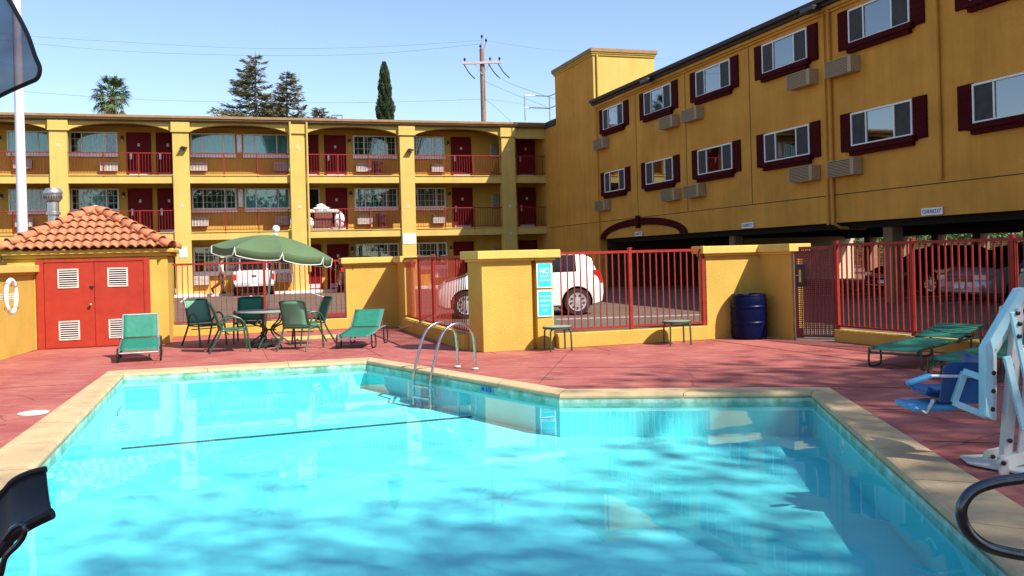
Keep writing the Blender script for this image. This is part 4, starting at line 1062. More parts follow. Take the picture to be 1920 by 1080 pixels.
m1 = plate('mast', [(1876, 862), (1884, 750), (1898, 600), (1903, 578), (1912, 574), (1916, 600), (1903, 750), (1893, 862)], 6.55, 6.62)
plate('mast', [(1905, 862), (1912, 800), (1920, 700), (1928, 590), (1950, 590), (1950, 862)], 6.52, 6.545)
b = MB(); b.bar(L3(1887, 668, 6.50), L3(1921, 805, 6.50), .030, .05); b.bar(L3(1897, 585, 6.47), L3(1935, 760, 6.47), .03, .035); b.build('brace', 'lift_lit_white', t, bevel=.004)
plate('side_plate', [(1872, 590), (1874, 575), (1884, 571), (1905, 573), (1900, 640), (1880, 620)], 6.66, 6.68)
# main arm: sloping then vertical box tube
arm = [(1935, 540), (1908, 540), (1840, 650), (1840, 780), (1866, 785), (1866, 658), (1950, 560)]
plate('arm', [(1905, 541), (1918, 539), (1926, 541), (1857, 660), (1856, 786), (1841, 780), (1841, 650)], 6.58, 6.68, m='lift_lit_white', bev=.008)
q = plate('hanger', [(1857, 662), (1868, 642), (1868, 788), (1857, 787)], 6.60, 6.618); plate('arm_flange', [(1858, 655), (1927, 541), (1937, 546), (1868, 662)], 6.60, 6.63)  # grey plates colour in the duller side face of the arm
for (u, v, Y) in ((1862, 699, 6.59), (1861, 733, 6.59), (1860, 767, 6.59), (1893, 826, 6.54), (1861, 856, 6.77), (1881, 868, 6.41), (1907, 587, 6.46), (1911, 607, 6.46), (1910, 630, 6.46)):
    p = L3(u, v, Y); b = MB(); b.lathe([(.017, 0), (.017, .012), (.010, .016)], n=10, T=Matrix.Translation(p) @ Matrix.Rotation(R(90), 4, 'X')); b.build('bolt', 'dark_metal', t)
# lettered caution label
p = L3(1917, 655, 6.462); pl = MB(); pl.box(-.018, -.002, -.05, .10, .0, .03); o = pl.build('caution_label', 'sign_white', t); o.location = p
MB().box(-.016, -.004, .014, .098, -.0025, .028).build('label_stripe', 'orange', o)
# seat carrier frame
b = MB(); up = Vector((0, 1, 0)); SY = 6.85
F = [L3(1850, 712, 6.67), L3(1808, 697, SY), L3(1788, 755, SY), L3(1850, 780, 6.67)]
for i in range(3): b.bar(F[i], F[i + 1], .045, .045, up=up)
b.build('carrier_frame', 'lift_lit_white', t, bevel=.004)
# seat shell facing left
SX, SYY = 7.15, 0
b = MB(); N = 8
sc = L3(1790, 745, 7.1); 
prof = [(-.27, .05), (-.22, .03), (-.10, .01), (.03, .01), (.12, .04), (.17, .12), (.185, .24), (.18, .31)]
ww = [.19, .205, .215, .215, .21, .205, .20, .17]
for i in range(len(prof) - 1):
    for a in range(8):
        def sp(i_, a_):
            x, z = prof[i_]; f = a_ / 8 * 2 - 1; lift = .13 * max(0, abs(f) - .55) ** 1.0 * (1 if i_ < 6 else .3)
            return (sc.x + x - .02 * (abs(f) ** 3), sc.y + f * ww[i_], sc.z + z + lift)
        b.quad(sp(i, a), sp(i, a + 1), sp(i + 1, a + 1), sp(i + 1, a))
seat_o = b.build('seat', 'seat_blue', t, smooth=60, solid=.018)
b = MB(); b.xz([(sc.x - .23, sc.z + .0), (sc.x + .18, sc.z - .02), (sc.x + .20, sc.z + .27), (sc.x + .14, sc.z + .30), (sc.x - .15, sc.z + .30), (sc.x - .19, sc.z + .25)], sc.y - .235, sc.y - .215); b.build('side_panel', 'seat_blue', seat_o, bevel=.008)
b = MB(); b.tube([L3(1745, 705, 6.86), L3(1862, 706, 6.86)], .012, 10); b.build('armrest', 'pole_white', t, smooth=True)
b = MB(); b.bar(L3(1745, 704, 6.85), L3(1700, 719, 6.85), .06, .035); b.build('arm_pad', 'pad_blue', t, bevel=.012)
b = MB(); q0 = L3(1692, 757, 7.05); b.box(q0.x, q0.y - .20, q0.z - .03, q0.x + .33, q0.y + .16, q0.z + .015); b.build('footrest', 'pad_blue', t, bevel=.02)
b = MB(); b.bar(L3(1750, 750, 6.84), L3(1736, 774, 6.84), .03, .012); b.bar(L3(1736, 774, 6.84), L3(1728, 769, 6.84), .03, .012); b.tube([L3(1745, 752, 7.0), L3(1780, 740, 7.0)], .015, 8); b.build('footrest_bracket', 'lift_white', t)

# foreground hand rail, lower right
t = thing('hand_rail', 'dark polished hoop hand rail in the lower right foreground', 'hand rail', (2.9, 4.1, 0)); o0b = Vector((2.9, 4.1, 0))
pts = [PY(u, v, Y) - o0b for u, v, Y in ((2060, 872, 4.0), (1990, 880, 4.05), (1930, 895, 4.1), (1865, 905, 4.1), (1822, 922, 4.1), (1802, 955, 4.1), (1812, 992, 4.1), (1845, 1022, 4.1), (1890, 1036, 4.1), (1940, 1043, 4.1), (2020, 1046, 4.1))]
pts = [Vector((pts[0].x + .08, pts[0].y, 0.0)), Vector((pts[0].x + .07, pts[0].y, .3))] + pts + [Vector((pts[-1].x + .12, pts[-1].y, .12)), Vector((pts[-1].x + .16, pts[-1].y, 0))]
b = MB(); b.tube(pts, .0255, 16, smooth_pts=6); b.build('rail', 'dark_chrome', t, smooth=True)
b = MB()
for q in (pts[0], pts[-1]): b.lathe([(.06, .0), (.06, .012), (.03, .022)], (q.x, q.y, 0.0), 16)
b.build('escutcheon', 'dark_chrome', t)

# black chair arm at the lower left, mesh canopy corner at the upper left
t = thing('sling_chair', 'black chair with curved sling rim at the lower left corner of the pool', 'chair', (-1.6, 2.3, 0)); ob = Vector((-1.6, 2.3, 0))
up_ = [(-120, 1010), (-60, 960), (0, 928), (25, 903), (55, 888), (86, 880)]; lo_ = [(-120, 1095), (-60, 1070), (0, 1034), (22, 1006), (55, 983), (98, 962)]
Yn, Yf = 2.45, 2.62
U = catmull([PY(u, v, Yf) - ob for u, v in up_], 5); Lw = catmull([PY(u, v, Yn) - ob for u, v in lo_], 5)
b = MB()
for i in range(len(U) - 1):
    K2 = 6
    for k in range(K2):
        def sg(i_, k_):
            f = k_ / K2; return U[i_].lerp(Lw[i_], f) + Vector((-.012, .02, -.012)) * math.sin(math.pi * f)
        b.quad(sg(i, k), sg(i + 1, k), sg(i + 1, k + 1), sg(i, k + 1))
b.build('sling', 'black_sling', t, smooth=60, solid=.006)
b = MB(); b.tube(U, .010, 8); b.tube(Lw, .016, 8); b.build('rim', 'black', t, smooth=True)
b = MB(); b.tube([PY(u, v, 2.38) - ob for u, v in ((-40, 1120), (-2, 1085), (10, 1045), (34, 1020), (46, 1000), (42, 984), (24, 992), (8, 1012))], .008, 8, smooth_pts=4); b.build('strap_loop', 'dark_chrome', t, smooth=True)
b = MB()
for x, y in ((-.35, .05), (-.35, .55), (-.85, .05), (-.85, .55)): b.tube([(x, y, 0), (x, y, .62)], .012, 8)
b.tube([(-.35, .05, .62), (-.35, .55, .62), (-.85, .55, .62), (-.85, .05, .62)], .012, 8, closed=True); b.tube([Vector((-.35, .3, .62)), U[0]], .012, 8); b.build('frame', 'black', t, smooth=True)
MB().box(-.84, .06, .60, -.36, .54, .61).build('seat', 'black_sling', t)
t = thing('mesh_canopy', 'navy see-through mesh canopy corner with black hem at the upper left', 'canopy', (-2.2, 2.9, 0)); oc = Vector((-2.2, 2.9, 0))
edge = [(-190, -200), (-60, -120), (12, -8), (30, 22), (52, 65), (66, 105), (75, 128), (70, 147), (50, 157), (0, 180), (-80, 225), (-200, 300)]
E3 = catmull([PY(u, v, 2.6 + .0006 * (140 - u)) - oc for u, v in edge], 4)
b = MB(); cpos = Vector((-3.5, 2.9, 2.75)) - oc
n0 = len(E3)
for i in range(n0 - 1):
    KK = 5
    for k in range(KK):
        def mq(i_, k_): f = k_ / KK; return E3[i_].lerp(cpos, f) + Vector((0, -.03, .03)) * math.sin(f * math.pi) * math.sin(i_ * .5)
        b.quad(mq(i, k), mq(i + 1, k), mq(i + 1, k + 1), mq(i, k + 1))
cn = b.build('canopy', 'navy_mesh', t, smooth=80)
b = MB(); b.tube(E3, .0062, 6); b.build('hem', 'black', cn, smooth=True)
b = MB(); b.tube([(cpos.x, cpos.y, 0), (cpos.x, cpos.y, cpos.z)], .022, 10); b.lathe([(.22, 0), (.22, .05), (.03, .08)], (cpos.x, cpos.y, 0), 20); b.build('pole', 'black', t)
# ======================= VEHICLES =======================
def car(name, label, cat, loc, rz, paint, st, wheels, wr=.32, hw=.84, grp=None, extras=None, rimstyle=0):
    """st: stations (x, ztop, zbelt, ytop, ybelt, zbot, cabin) along the length, front +x"""
    t = thing(name, label, cat, loc, rz, grp)
    b = MB(); S = []
    for (x, zt, zb, yt, yb, z0, cab) in st:
        S.append([(x, 0, zt + .012), (x, yt * .65, zt), (x, yt, zt - .035), (x, yb, zb), (x, yb + .035, zb - .16), (x, yb + .03, (zb + z0) / 2 - .05), (x, yb - .01, z0 + .05), (x, yb - .10, z0), (x, 0, z0)])
    n = len(S[0])
    full = [[p for p in s] + [(p[0], -p[1], p[2]) for p in s[-2:0:-1]] for s in S]; m = len(full[0])
    b.v = [p for s in full for p in s]
    for i in range(len(full) - 1):
        c0, c1 = st[i][6], st[i + 1][6]
        for k in range(m):
            k2 = (k + 1) % m; b.cur = 0
            if c0 == 1 and c1 == 1 and k in (2, m - 3): b.cur = 1
            if ((c0 == 2 or c1 == 2)) and k in (0, 1, m - 1, m - 2): b.cur = 1
            b.face((i * m + k, (i + 1) * m + k, (i + 1) * m + k2, i * m + k2))
    b.cur = 0; b.face(list(range(m))[::-1]); b.face([(len(full) - 1) * m + k for k in range(m)])
    body = b.build('body', [paint, 'car_glass', 'black'], t, smooth=35)
    cut = MB()
    for wx in wheels:
        for s in (-1, 1): cut.lathe([(wr + .05, -.16), (wr + .05, .2)], n=28, T=Matrix.Translation((wx, s * (hw - .02), wr)) @ Matrix.Rotation(R(90), 4, 'X'))
    co = cut.build('cutter', 'black'); co.parent = t
    md = body.modifiers.new('b', 'BOOLEAN'); md.operation = 'DIFFERENCE'; md.object = co; md.solver = 'EXACT'; md.material_mode = 'TRANSFER'
    dg = bpy.context.evaluated_depsgraph_get(); me = bpy.data.meshes.new_from_object(body.evaluated_get(dg)); body.modifiers.clear(); body.data = me
    bpy.data.objects.remove(co)
    for wx in wheels:
        for s in (-1, 1):
            T = Matrix.Translation((wx, s * (hw - .09), wr)) @ Matrix.Rotation(R(90) * -s, 4, 'X')
            w = MB(); w.lathe([(wr * .66, -.10), (wr * .96, -.10), (wr, -.07), (wr, .07), (wr * .96, .10), (wr * .66, .105)], n=32, T=T, cap=False); w.lathe([(wr * .66, -.10), (wr * .6, .0)], n=32, T=T)
            wo = w.build('wheel', 'tyre', t, smooth=30)
            w = MB(); w.lathe([(wr * .66, .06), (wr * .67, .11), (wr * .58, .10), (wr * .30, .115), (.03, .12)], n=32, T=T); ro = w.build('rim', 'rim', wo, smooth=30)
            w = MB()
            for k in range(9):
                a = 2 * math.pi * k / 9
                w.box(-wr * .055, wr * .38, .085, wr * .055, wr * .55, .122, T=T @ Matrix.Rotation(a, 4, 'Z'))
            w.build('rim_slot', 'black', wo)
    if extras: extras(t)
    return t
def st_wagon(L=3.95, H=1.58, W=.80):
    h = L / 2
    return [(-h, .80, .72, W * .55, W * .80, .42, 0), (-h + .05, .95, .85, W * .80, W * .92, .28, 0), (-h + .16, 1.05, .98, W * .88, W * .97, .24, 0), (-h + .28, H - .10, 1.02, W * .80, W * .98, .22, 2), (-h + .42, H - .02, 1.03, W * .80, W, .22, 0), (-h + .66, H - .01, 1.03, W * .82, W, .20, 1), (-h + 1.28, H, 1.02, W * .82, W, .20, 1), (-h + 2.05, H, 1.01, W * .82, W, .20, 1), (-h + 2.10, H, 1.01, W * .82, W, .20, 0), (-h + 2.14, H, 1.01, W * .82, W, .20, 1), (-h + 2.75, H - .05, .99, W * .80, W, .20, 1), (-h + 3.25, 1.02, .95, W * .86, W * .98, .20, 2), (-h + 3.75, .88, .80, W * .80, W * .93, .22, 0), (-h + 3.9, .75, .68, W * .7, W * .85, .28, 0), (h, .62, .56, W * .5, W * .72, .34, 0)]
def st_sedan(L=4.6, H=1.45, W=.86):
    h = L / 2
    return [(-h, .80, .74, W * .6, W * .8, .36, 0), (-h + .12, .98, .92, W * .8, W * .93, .26, 0), (-h + .7, 1.02, .95, W * .84, W * .98, .22, 0), (-h + 1.25, H - .08, .97, W * .66, W, .20, 2), (-h + 1.5, H - .01, .97, W * .68, W, .20, 1), (-h + 2.2, H, .95, W * .70, W, .20, 1), (-h + 2.25, H, .95, W * .70, W, .20, 0), (-h + 2.3, H, .95, W * .70, W, .20, 1), (-h + 2.9, H - .08, .93, W * .68, W, .20, 1), (-h + 3.45, .97, .90, W * .82, W * .99, .20, 2), (-h + 4.1, .86, .80, W * .82, W * .96, .20, 0), (-h + 4.42, .74, .66, W * .78, W * .90, .22, 0), (-h + 4.55, .62, .56, W * .72, W * .84, .24, 0), (h, .50, .46, W * .6, W * .76, .28, 0)]
def st_suv(L=4.9, H=1.76, W=.95):
    h = L / 2
    return [(-h, 1.0, .9, W * .7, W * .85, .42, 0), (-h + .1, 1.2, 1.1, W * .82, W * .95, .35, 0), (-h + .3, H - .15, 1.12, W * .76, W, .30, 2), (-h + .55, H - .01, 1.12, W * .78, W, .28, 1), (-h + 1.7, H, 1.12, W * .80, W, .28, 1), (-h + 1.76, H, 1.12, W * .8, W, .28, 0), (-h + 1.82, H, 1.12, W * .8, W, .28, 1), (-h + 2.9, H - .05, 1.10, W * .78, W, .28, 1), (-h + 3.5, 1.18, 1.07, W * .85, W * .98, .28, 2), (-h + 4.4, 1.08, .98, W * .84, W * .97, .28, 0), (-h + 4.75, .98, .88, W * .8, W * .92, .30, 0), (h, .80, .72, W * .76, W * .88, .34, 0)]
# white boxy wagon behind the right fence
rzc = math.pi + .087; Rz = Matrix.Rotation(rzc, 3, 'Z'); WP = Vector((1.53, 21.77, .2)); loc = WP - Rz @ Vector((-1.32, .76, 0))
def wagon_x(t):
    h = 3.95 / 2
    b = MB()
    for s in (-1, 1): b.xz([(-h + .02, .78), (-h + .22, .74), (-h + .25, 1.06), (-h + .10, 1.06)], s * .69, s * .795)
    b.build('tail_light', 'tail_red', t)
    for s in (-1, 1):
        b = MB(); b.box(-.50, s * .845, .90, -.30, s * .865, .93); b.box(-.43, s * .835, .905, -.37, s * .846, .95); b.build('door_handle', 'rim', t)
    b = MB(); b.box(-.72, .834, .30, -.712, .838, 1.0); b.box(.26, .834, .30, .268, .838, 1.0); b.build('door_seam', 'black', t)
car('parked_car', 'white boxy wagon parked behind the red fence beside the turquoise signs', 'car', (loc.x, loc.y, .2), rzc, 'car_white', st_wagon(H=1.47), (-1.32, 1.30), .32, .80, extras=wagon_x)
# pickup
def pick_x(t):
    b = MB(); b.box(-2.66, -.74, .56, -2.62, .74, 1.10); tg = b.build('tailgate', 'car_white', t, bevel=.02)
    MB().box(-2.69, -.10, .86, -2.662, .10, .92).build('handle', 'black', tg)
    MB().box(-2.664, -.74, .64, -2.6601, .74, .66).build('crease', 'dirty_white', tg)
    b = MB(); b.box(-2.80, -.84, .42, -2.63, .84, .545); b.build('bumper', 'rim', t, bevel=.02)
    MB().box(-2.815, -.18, .44, -2.803, .18, .56).build('licence_plate', 'sign_white', t)
    for s in (-1, 1):
        b = MB(); b.box(-2.655, s * .775, .72, -2.60, s * .89, .98); b.build('tail_light', 'tail_red', t, bevel=.01)
        b = MB(); b.box(.35, s * .93, 1.08, .50, s * 1.12, 1.26); b.build('mirror', 'black', t, bevel=.02)
    b = MB(); b.tube([(-.55, -.62, 1.10), (-.55, -.60, 1.62), (-.55, -.52, 1.70), (-.55, .52, 1.70), (-.55, .60, 1.62), (-.55, .62, 1.10)], .035, 8, smooth_pts=3); b.build('cab_rear_rim', 'car_white', t, smooth=True)
    b = MB(); b.box(-.50, -.52, 1.14, -.46, .52, 1.60); b.build('rear_window', 'car_glass', t)
    b = MB(); b.box(-2.55, -.55, .22, 1.0, .55, .42); b.tube([(-2.5, -.4, .32), (-2.72, -.4, .34)], .03, 8); b.build('underbody', 'black', t)
st_p = [(-2.62, 1.10, 1.06, .86, .87, .50, 0), (-2.55, 1.12, 1.08, .88, .89, .46, 0), (-.62, 1.12, 1.08, .88, .90, .44, 0), (-.50, 1.14, 1.09, .88, .90, .42, 0), (-.42, 1.68, 1.10, .70, .90, .40, 2), (-.30, 1.72, 1.10, .72, .90, .40, 1), (.50, 1.72, 1.10, .72, .90, .40, 1), (1.1, 1.15, 1.06, .80, .90, .40, 2), (2.0, 1.06, .98, .80, .88, .40, 0), (2.5, .95, .86, .76, .84, .42, 0), (2.6, .8, .7, .7, .8, .45, 0)]
hd = Vector((-.285, .9586, 0)); pc = Vector((-11.52, 41.3, .2)) + hd * 2.7
car('pickup_truck', 'white pickup truck seen from behind through the red fence, under the umbrella edge', 'pickup truck', pc, math.atan2(hd.y, hd.x), 'car_white', st_p, (-1.65, 1.75), .36, .88, extras=pick_x)
pc = Vector((-6.98, 42.3, .2)) + hd * 2.3
def rear_x(t):
    for s in (-1, 1):
        b = MB(); b.box(-2.42, s * .68, .95, -2.36, s * .86, 1.15); b.build('tail_light', 'tail_red', t)
car('parked_car', 'black SUV mostly hidden behind the corner wall, near the ground-floor red door', 'car', pc, math.atan2(hd.y, hd.x), 'car_black', st_suv(4.8, 1.66, .90), (-1.45, 1.5), .36, .90, extras=rear_x)
# car port vehicles, noses towards the pool
def inport(s, d): p = CORNER + DB * s + Vector((ct, st, 0)) * d; return Vector((p.x, p.y, .2))
rzp = math.atan2(-st, -ct)
def sedan_front(t):
    h = 2.3
    b = MB(); b.box(h - .10, -.40, .52, h + .005, .40, .66)
    b.build('grille', 'black', t)
    b = MB()
    for k in range(4): b.box(h + .006, -.38, .53 + k * .034, h + .014, .38, .538 + k * .034)
    b.box(h + .0, -.70, .30, h + .012, .70, .315); b.build('grille_bar', 'galv', t)
    for s in (-1, 1):
        b = MB(); b.prism([(h - .30, s * .80), (h - .04, s * .78), (h - .0, s * .44), (h - .16, s * .44)], lambda x, y: (x, y, .56), lambda x, y: (x, y, .69)); b.build('headlight', 'headlight', t, bevel=.01)
    MB().box(h + .004, -.16, .36, h + .016, .16, .46).build('licence_plate', 'sign_white', t)
    b = MB(); b.box(h - .12, -.62, .30, h - .0, .62, .40); b.build('lower_intake', 'black', t)
def suv_front(t):
    h = 2.45
    b = MB(); b.box(h - .06, -.44, .62, h + .005, .44, .90); b.build('grille', 'black', t, bevel=.03)
    b = MB(); b.box(h + .0, -.05, .62, h + .025, .05, .90); b.box(h + .0, -.44, .74, h + .02, -.052, .78); b.box(h, .052, .74, h + .02, .44, .78); b.tube([(h + .008, -.45, .61), (h + .008, .45, .61), (h + .008, .47, .91), (h + .008, -.47, .91)], .016, 6, closed=True); b.build('grille_bar', 'rim', t)
    for s in (-1, 1):
        b = MB(); b.box(h - .22, s * .52, .66, h - .04, s * .84, .86); b.build('headlight', 'headlight', t, bevel=.02)
    MB().box(h + .004, -.16, .46, h + .016, .16, .56).build('licence_plate', 'sign_white', t)
car('parked_car', 'silver sedan with horizontal grille bars in the car port behind the red fence', 'car', inport(25.75, 1.4 + 2.3), rzp, 'car_silver', st_sedan(), (-1.4, 1.35), .33, .87, 'cars in the car port', sedan_front)
car('parked_car', 'grey SUV with crosshair grille in the car port, above the white pool lift arm', 'car', inport(28.45, 1.3 + 2.45), rzp, 'car_grey', st_suv(), (-1.5, 1.5), .37, .95, 'cars in the car port', suv_front)
car('parked_car', 'black sedan deep in the car port left of the silver sedan', 'car', inport(21.4, 5.0), rzp, 'car_black', st_sedan(4.5, 1.42, .85), (-1.4, 1.35), .33, .86, 'cars in the car port', sedan_front)

# ======================= GALLERY OBJECTS =======================
def AF(s, d, z): p = CORNER - DA * s + Vector((-st, ct, 0)) * d; return Vector((p.x, p.y, z))
def bin_(label, s, z):
    t = thing('trash_can', label, 'trash can', AF(s, .75, z), TH, 'trash cans on the galleries')
    b = MB(); b.lathe([(.20, 0), (.24, .78), (.25, .80), (.25, .84), (.20, .86), (.12, .90), (.02, .91)], n=20); b.build('body', 'bin_maroon', t, smooth=True)
    b = MB(); b.lathe([(.255, .72), (.262, .72), (.262, .80), (.255, .80)], n=20, cap=False); b.box(-.05, -.27, .66, .05, -.24, .70); b.build('band', 'dark_metal', t)
bin_('dark maroon trash can on the top gallery below the right-hand window', 8.35, 5.6)
bin_('dark maroon trash can on the middle gallery, right of the laundry cart', 8.25, 3.05)
t = thing('laundry_cart', 'housekeeping cart piled with white linen on the middle gallery', 'cart', AF(10.95, .65, 3.05), TH)
b = MB()
for x in (-.72, .72):
    for y in (-.25, .25): b.bar((x, y, .12), (x, y, .95), .03, .03, up=Vector((0, 1, 0)))
for z in (.14, .95):
    b.bar((-.72, -.25, z), (.72, -.25, z), .03, .03); b.bar((-.72, .25, z), (.72, .25, z), .03, .03); b.bar((-.72, -.25, z), (-.72, .25, z), .03, .03); b.bar((.72, -.25, z), (.72, .25, z), .03, .03)
b.box(-.71, -.24, .145, .71, .24, .165); b.build('frame', 'dirty_white', t)
b = MB()
for k in range(14):
    x0 = -.52 + .046 * k * 1.3; x1 = x0 + .06
    b.quad((x0, -.285 + .012 * (k % 2), .22), (x1, -.285 + .012 * ((k + 1) % 2), .22), (x1, -.285 + .012 * ((k + 1) % 2), .90), (x0, -.285 + .012 * (k % 2), .90))
b.build('bag', 'bag_brown', t, solid=.01)
def lumps(name, centers, m, parent, seed):
    rr = random.Random(seed); b = MB()
    for (x, y, z, r, fz) in centers:
        n = 12; prof = []
        for i in range(8):
            a = math.pi * i / 7; prof.append((max(.005, r * math.sin(a) * (1 + rr.uniform(-.12, .12))), -r * fz * math.cos(a)))
        b.lathe(prof, (x, y, z), n)
    for i, v in enumerate(b.v): b.v[i] = (v[0] + rr.uniform(-.018, .018), v[1] + rr.uniform(-.018, .018), v[2] + rr.uniform(-.018, .018))
    return b.build(name, m, parent, smooth=80)
lumps('linen', [(-.30, 0, 1.05, .30, .5), (-.05, .05, 1.08, .28, .55), (-.18, 0, 1.22, .22, .6), (.28, 0, 1.0, .24, .35), (-.60, 0, 1.0, .2, .4), (.52, 0, .98, .2, .4)], 'linen', t, 3)
lumps('linen_bag', [(.72, -.05, .55, .20, 1.9), (.55, -.15, .55, .14, 2.3)], 'linen', t, 4); lumps('linen_bag', [(-.70, -.1, .42, .20, 1.3)], 'linen', t, 5)
for s in (-1, 1):
    for y in (-.22, .22):
        b = MB(); b.lathe([(.06, -.02), (.06, .02)], n=14, T=Matrix.Translation((s * .62, y, .062)) @ Matrix.Rotation(R(90), 4, 'X')); b.build('wheel', 'dark_metal', t)

# ======================= PERSON (mid-stride, seen from the side) =======================
def skinned(name, verts, edges, radii, m, parent, lv=2, root=0):
    me = bpy.data.meshes.new(name); me.from_pydata([tuple(v) for v in verts], edges, []); me.materials.append(MATS[m])
    o = bpy.data.objects.new(name, me); col.objects.link(o); o.parent = parent
    md = o.modifiers.new('skin', 'SKIN'); md.use_smooth_shade = True
    for i, r in enumerate(radii):
        sv = me.skin_vertices[0].data[i]; sv.radius = (r, r) if not isinstance(r, tuple) else r; sv.use_root = (i == root)
    ss = o.modifiers.new('ss', 'SUBSURF'); ss.levels = lv; ss.render_levels = lv
    dg = bpy.context.evaluated_depsgraph_get(); me2 = bpy.data.meshes.new_from_object(o.evaluated_get(dg)); o.modifiers.clear(); o.data = me2
    return o
PM = Vector((-14.0, 42.55, .32)); pxy = G(409, 551, .32)
t = thing('person', 'man in white shirt, brown trousers and khaki cap walking past the parked pickup', 'person', AF(15.75, -.12, .32), TH)
# walks towards local +x
hip, chest, neck, head = (0, 0, .86), (.02, 0, 1.20), (.035, 0, 1.42), (.06, 0, 1.56)
V = [hip, (.01, 0, 1.02), chest, (.03, 0, 1.34), neck, (.045, 0, 1.49), head, (.065, 0, 1.64),
     (.02, .17, 1.36), (-.03, .22, 1.12), (-.05, .23, .98), (.02, .21, .86), (.03, .205, .80),
     (.02, -.17, 1.36), (.02, -.23, 1.10), (.06, -.24, .97), (.14, -.22, .88), (.17, -.21, .84),
     (.0, .09, .84), (.10, .09, .47), (.02, .09, .10), (.02, .09, .05), (.16, .09, .035),
     (.0, -.09, .84), (-.06, -.09, .47), (-.36, -.09, .26), (-.41, -.09, .22), (-.37, -.09, .08)]
Ed = [(0, 1), (1, 2), (2, 3), (3, 4), (4, 5), (5, 6), (6, 7), (3, 8), (8, 9), (9, 10), (10, 11), (11, 12), (3, 13), (13, 14), (14, 15), (15, 16), (16, 17), (0, 18), (18, 19), (19, 20), (20, 21), (21, 22), (0, 23), (23, 24), (24, 25), (25, 26), (26, 27)]
Rd = [(.14, .11), (.13, .10), (.16, .11), (.13, .09), .055, .06, (.085, .095), .07, .055, .045, .04, .032, .028, .055, .045, .04, .032, .028, .085, .06, .042, .038, .03, .085, .06, .042, .038, .03]
skinned('body', V, Ed, Rd, 'skin', t)
for (hx, hy, hz, a) in ((.03, .205, .80, 0), (.17, -.21, .84, .5)):      # hands: palm, four fingers, thumb
    b = MB(); b.box(hx - .035, hy - .014, hz - .09, hx + .035, hy + .014, hz - .005)
    for k in range(4): x = hx - .03 + .02 * k; L_ = (.06, .075, .08, .068)[k]; b.tube([(x, hy, hz - .088), (x + .004, hy, hz - .088 - L_ * .55), (x - .008, hy + .006, hz - .088 - L_)], .009, 6)
    b.tube([(hx + .034, hy, hz - .03), (hx + .058, hy, hz - .06), (hx + .056, hy, hz - .09)], .010, 6); b.build('hand', 'skin', t, smooth=True)
skinned('trousers', [(0, 0, .93), (0, 0, .84), (.0, .095, .80), (.10, .095, .47), (.03, .095, .09), (.0, -.095, .80), (-.06, -.095, .47), (-.35, -.095, .27)], [(0, 1), (1, 2), (2, 3), (3, 4), (1, 5), (5, 6), (6, 7)], [(.15, .125), (.15, .12), .105, .08, .07, .105, .08, .068], 'trouser_brown', t)
skinned('shirt', [(.0, 0, .86), (.01, 0, 1.02), (.02, 0, 1.20), (.03, 0, 1.34), (.035, 0, 1.40), (.02, .18, 1.355), (-.02, .225, 1.18), (.02, -.18, 1.355), (.02, -.235, 1.17)], [(0, 1), (1, 2), (2, 3), (3, 4), (3, 5), (5, 6), (3, 7), (7, 8)], [(.165, .13), (.155, .12), (.18, .125), (.15, .105), .075, .075, .065, .075, .065], 'shirt_white', t)
b = MB()
for (x, y, z, f) in ((.02, .09, .0, 1), ):
    b.xz([(x - .08, z), (x + .22, z), (x + .22, z + .04), (x + .12, z + .085), (x + .05, z + .11), (x - .07, z + .11)], y - .045, y + .045)
T = Matrix.Translation((-.40, -.09, .19)) @ Matrix.Rotation(R(68), 4, 'Y')
n0 = len(b.v); b.xz([(-.10, -.02), (.20, -.02), (.20, .02), (.10, .07), (.0, .09), (-.09, .08)], -.045, .045)
for i in range(n0, len(b.v)): b.v[i] = tuple(T @ Vector(b.v[i]))
b.build('shoes', 'black', t, bevel=.015)
b = MB(); b.lathe([(.108, .0), (.110, .03), (.10, .08), (.06, .115), (.01, .12)], (.058, 0, 1.615), 20)
b.xy([(.06 + .09 * math.cos(a), .09 * math.sin(a)) for a in [-1.2, -.6, 0, .6, 1.2]] + [(.17, .085), (.215, .05), (.23, 0), (.215, -.05), (.17, -.085)][::1], 1.612, 1.625) if False else b.box(.14, -.075, 1.614, .25, .075, 1.626)
b.build('cap', 'cap_khaki', t, smooth=True, bevel=.004)
b = MB(); b.lathe([(.018, -.02), (.02, 0), (.008, .02)], (.165, 0, 1.555), 8); b.build('nose', 'skin', t, smooth=True)
b = MB()
for s in (-1, 1): b.lathe([(.004, -.008), (.01, 0), (.004, .008)], (.142, s * .035, 1.585), 8)
b.box(.145, -.025, 1.505, .158, .025, 1.512); b.build('face_features', 'black', t)
b = MB(); b.lathe([(.085, -.05), (.10, .0), (.098, .05)], (.035, 0, 1.585), 16); b.build('hair', 'black', t, smooth=True)

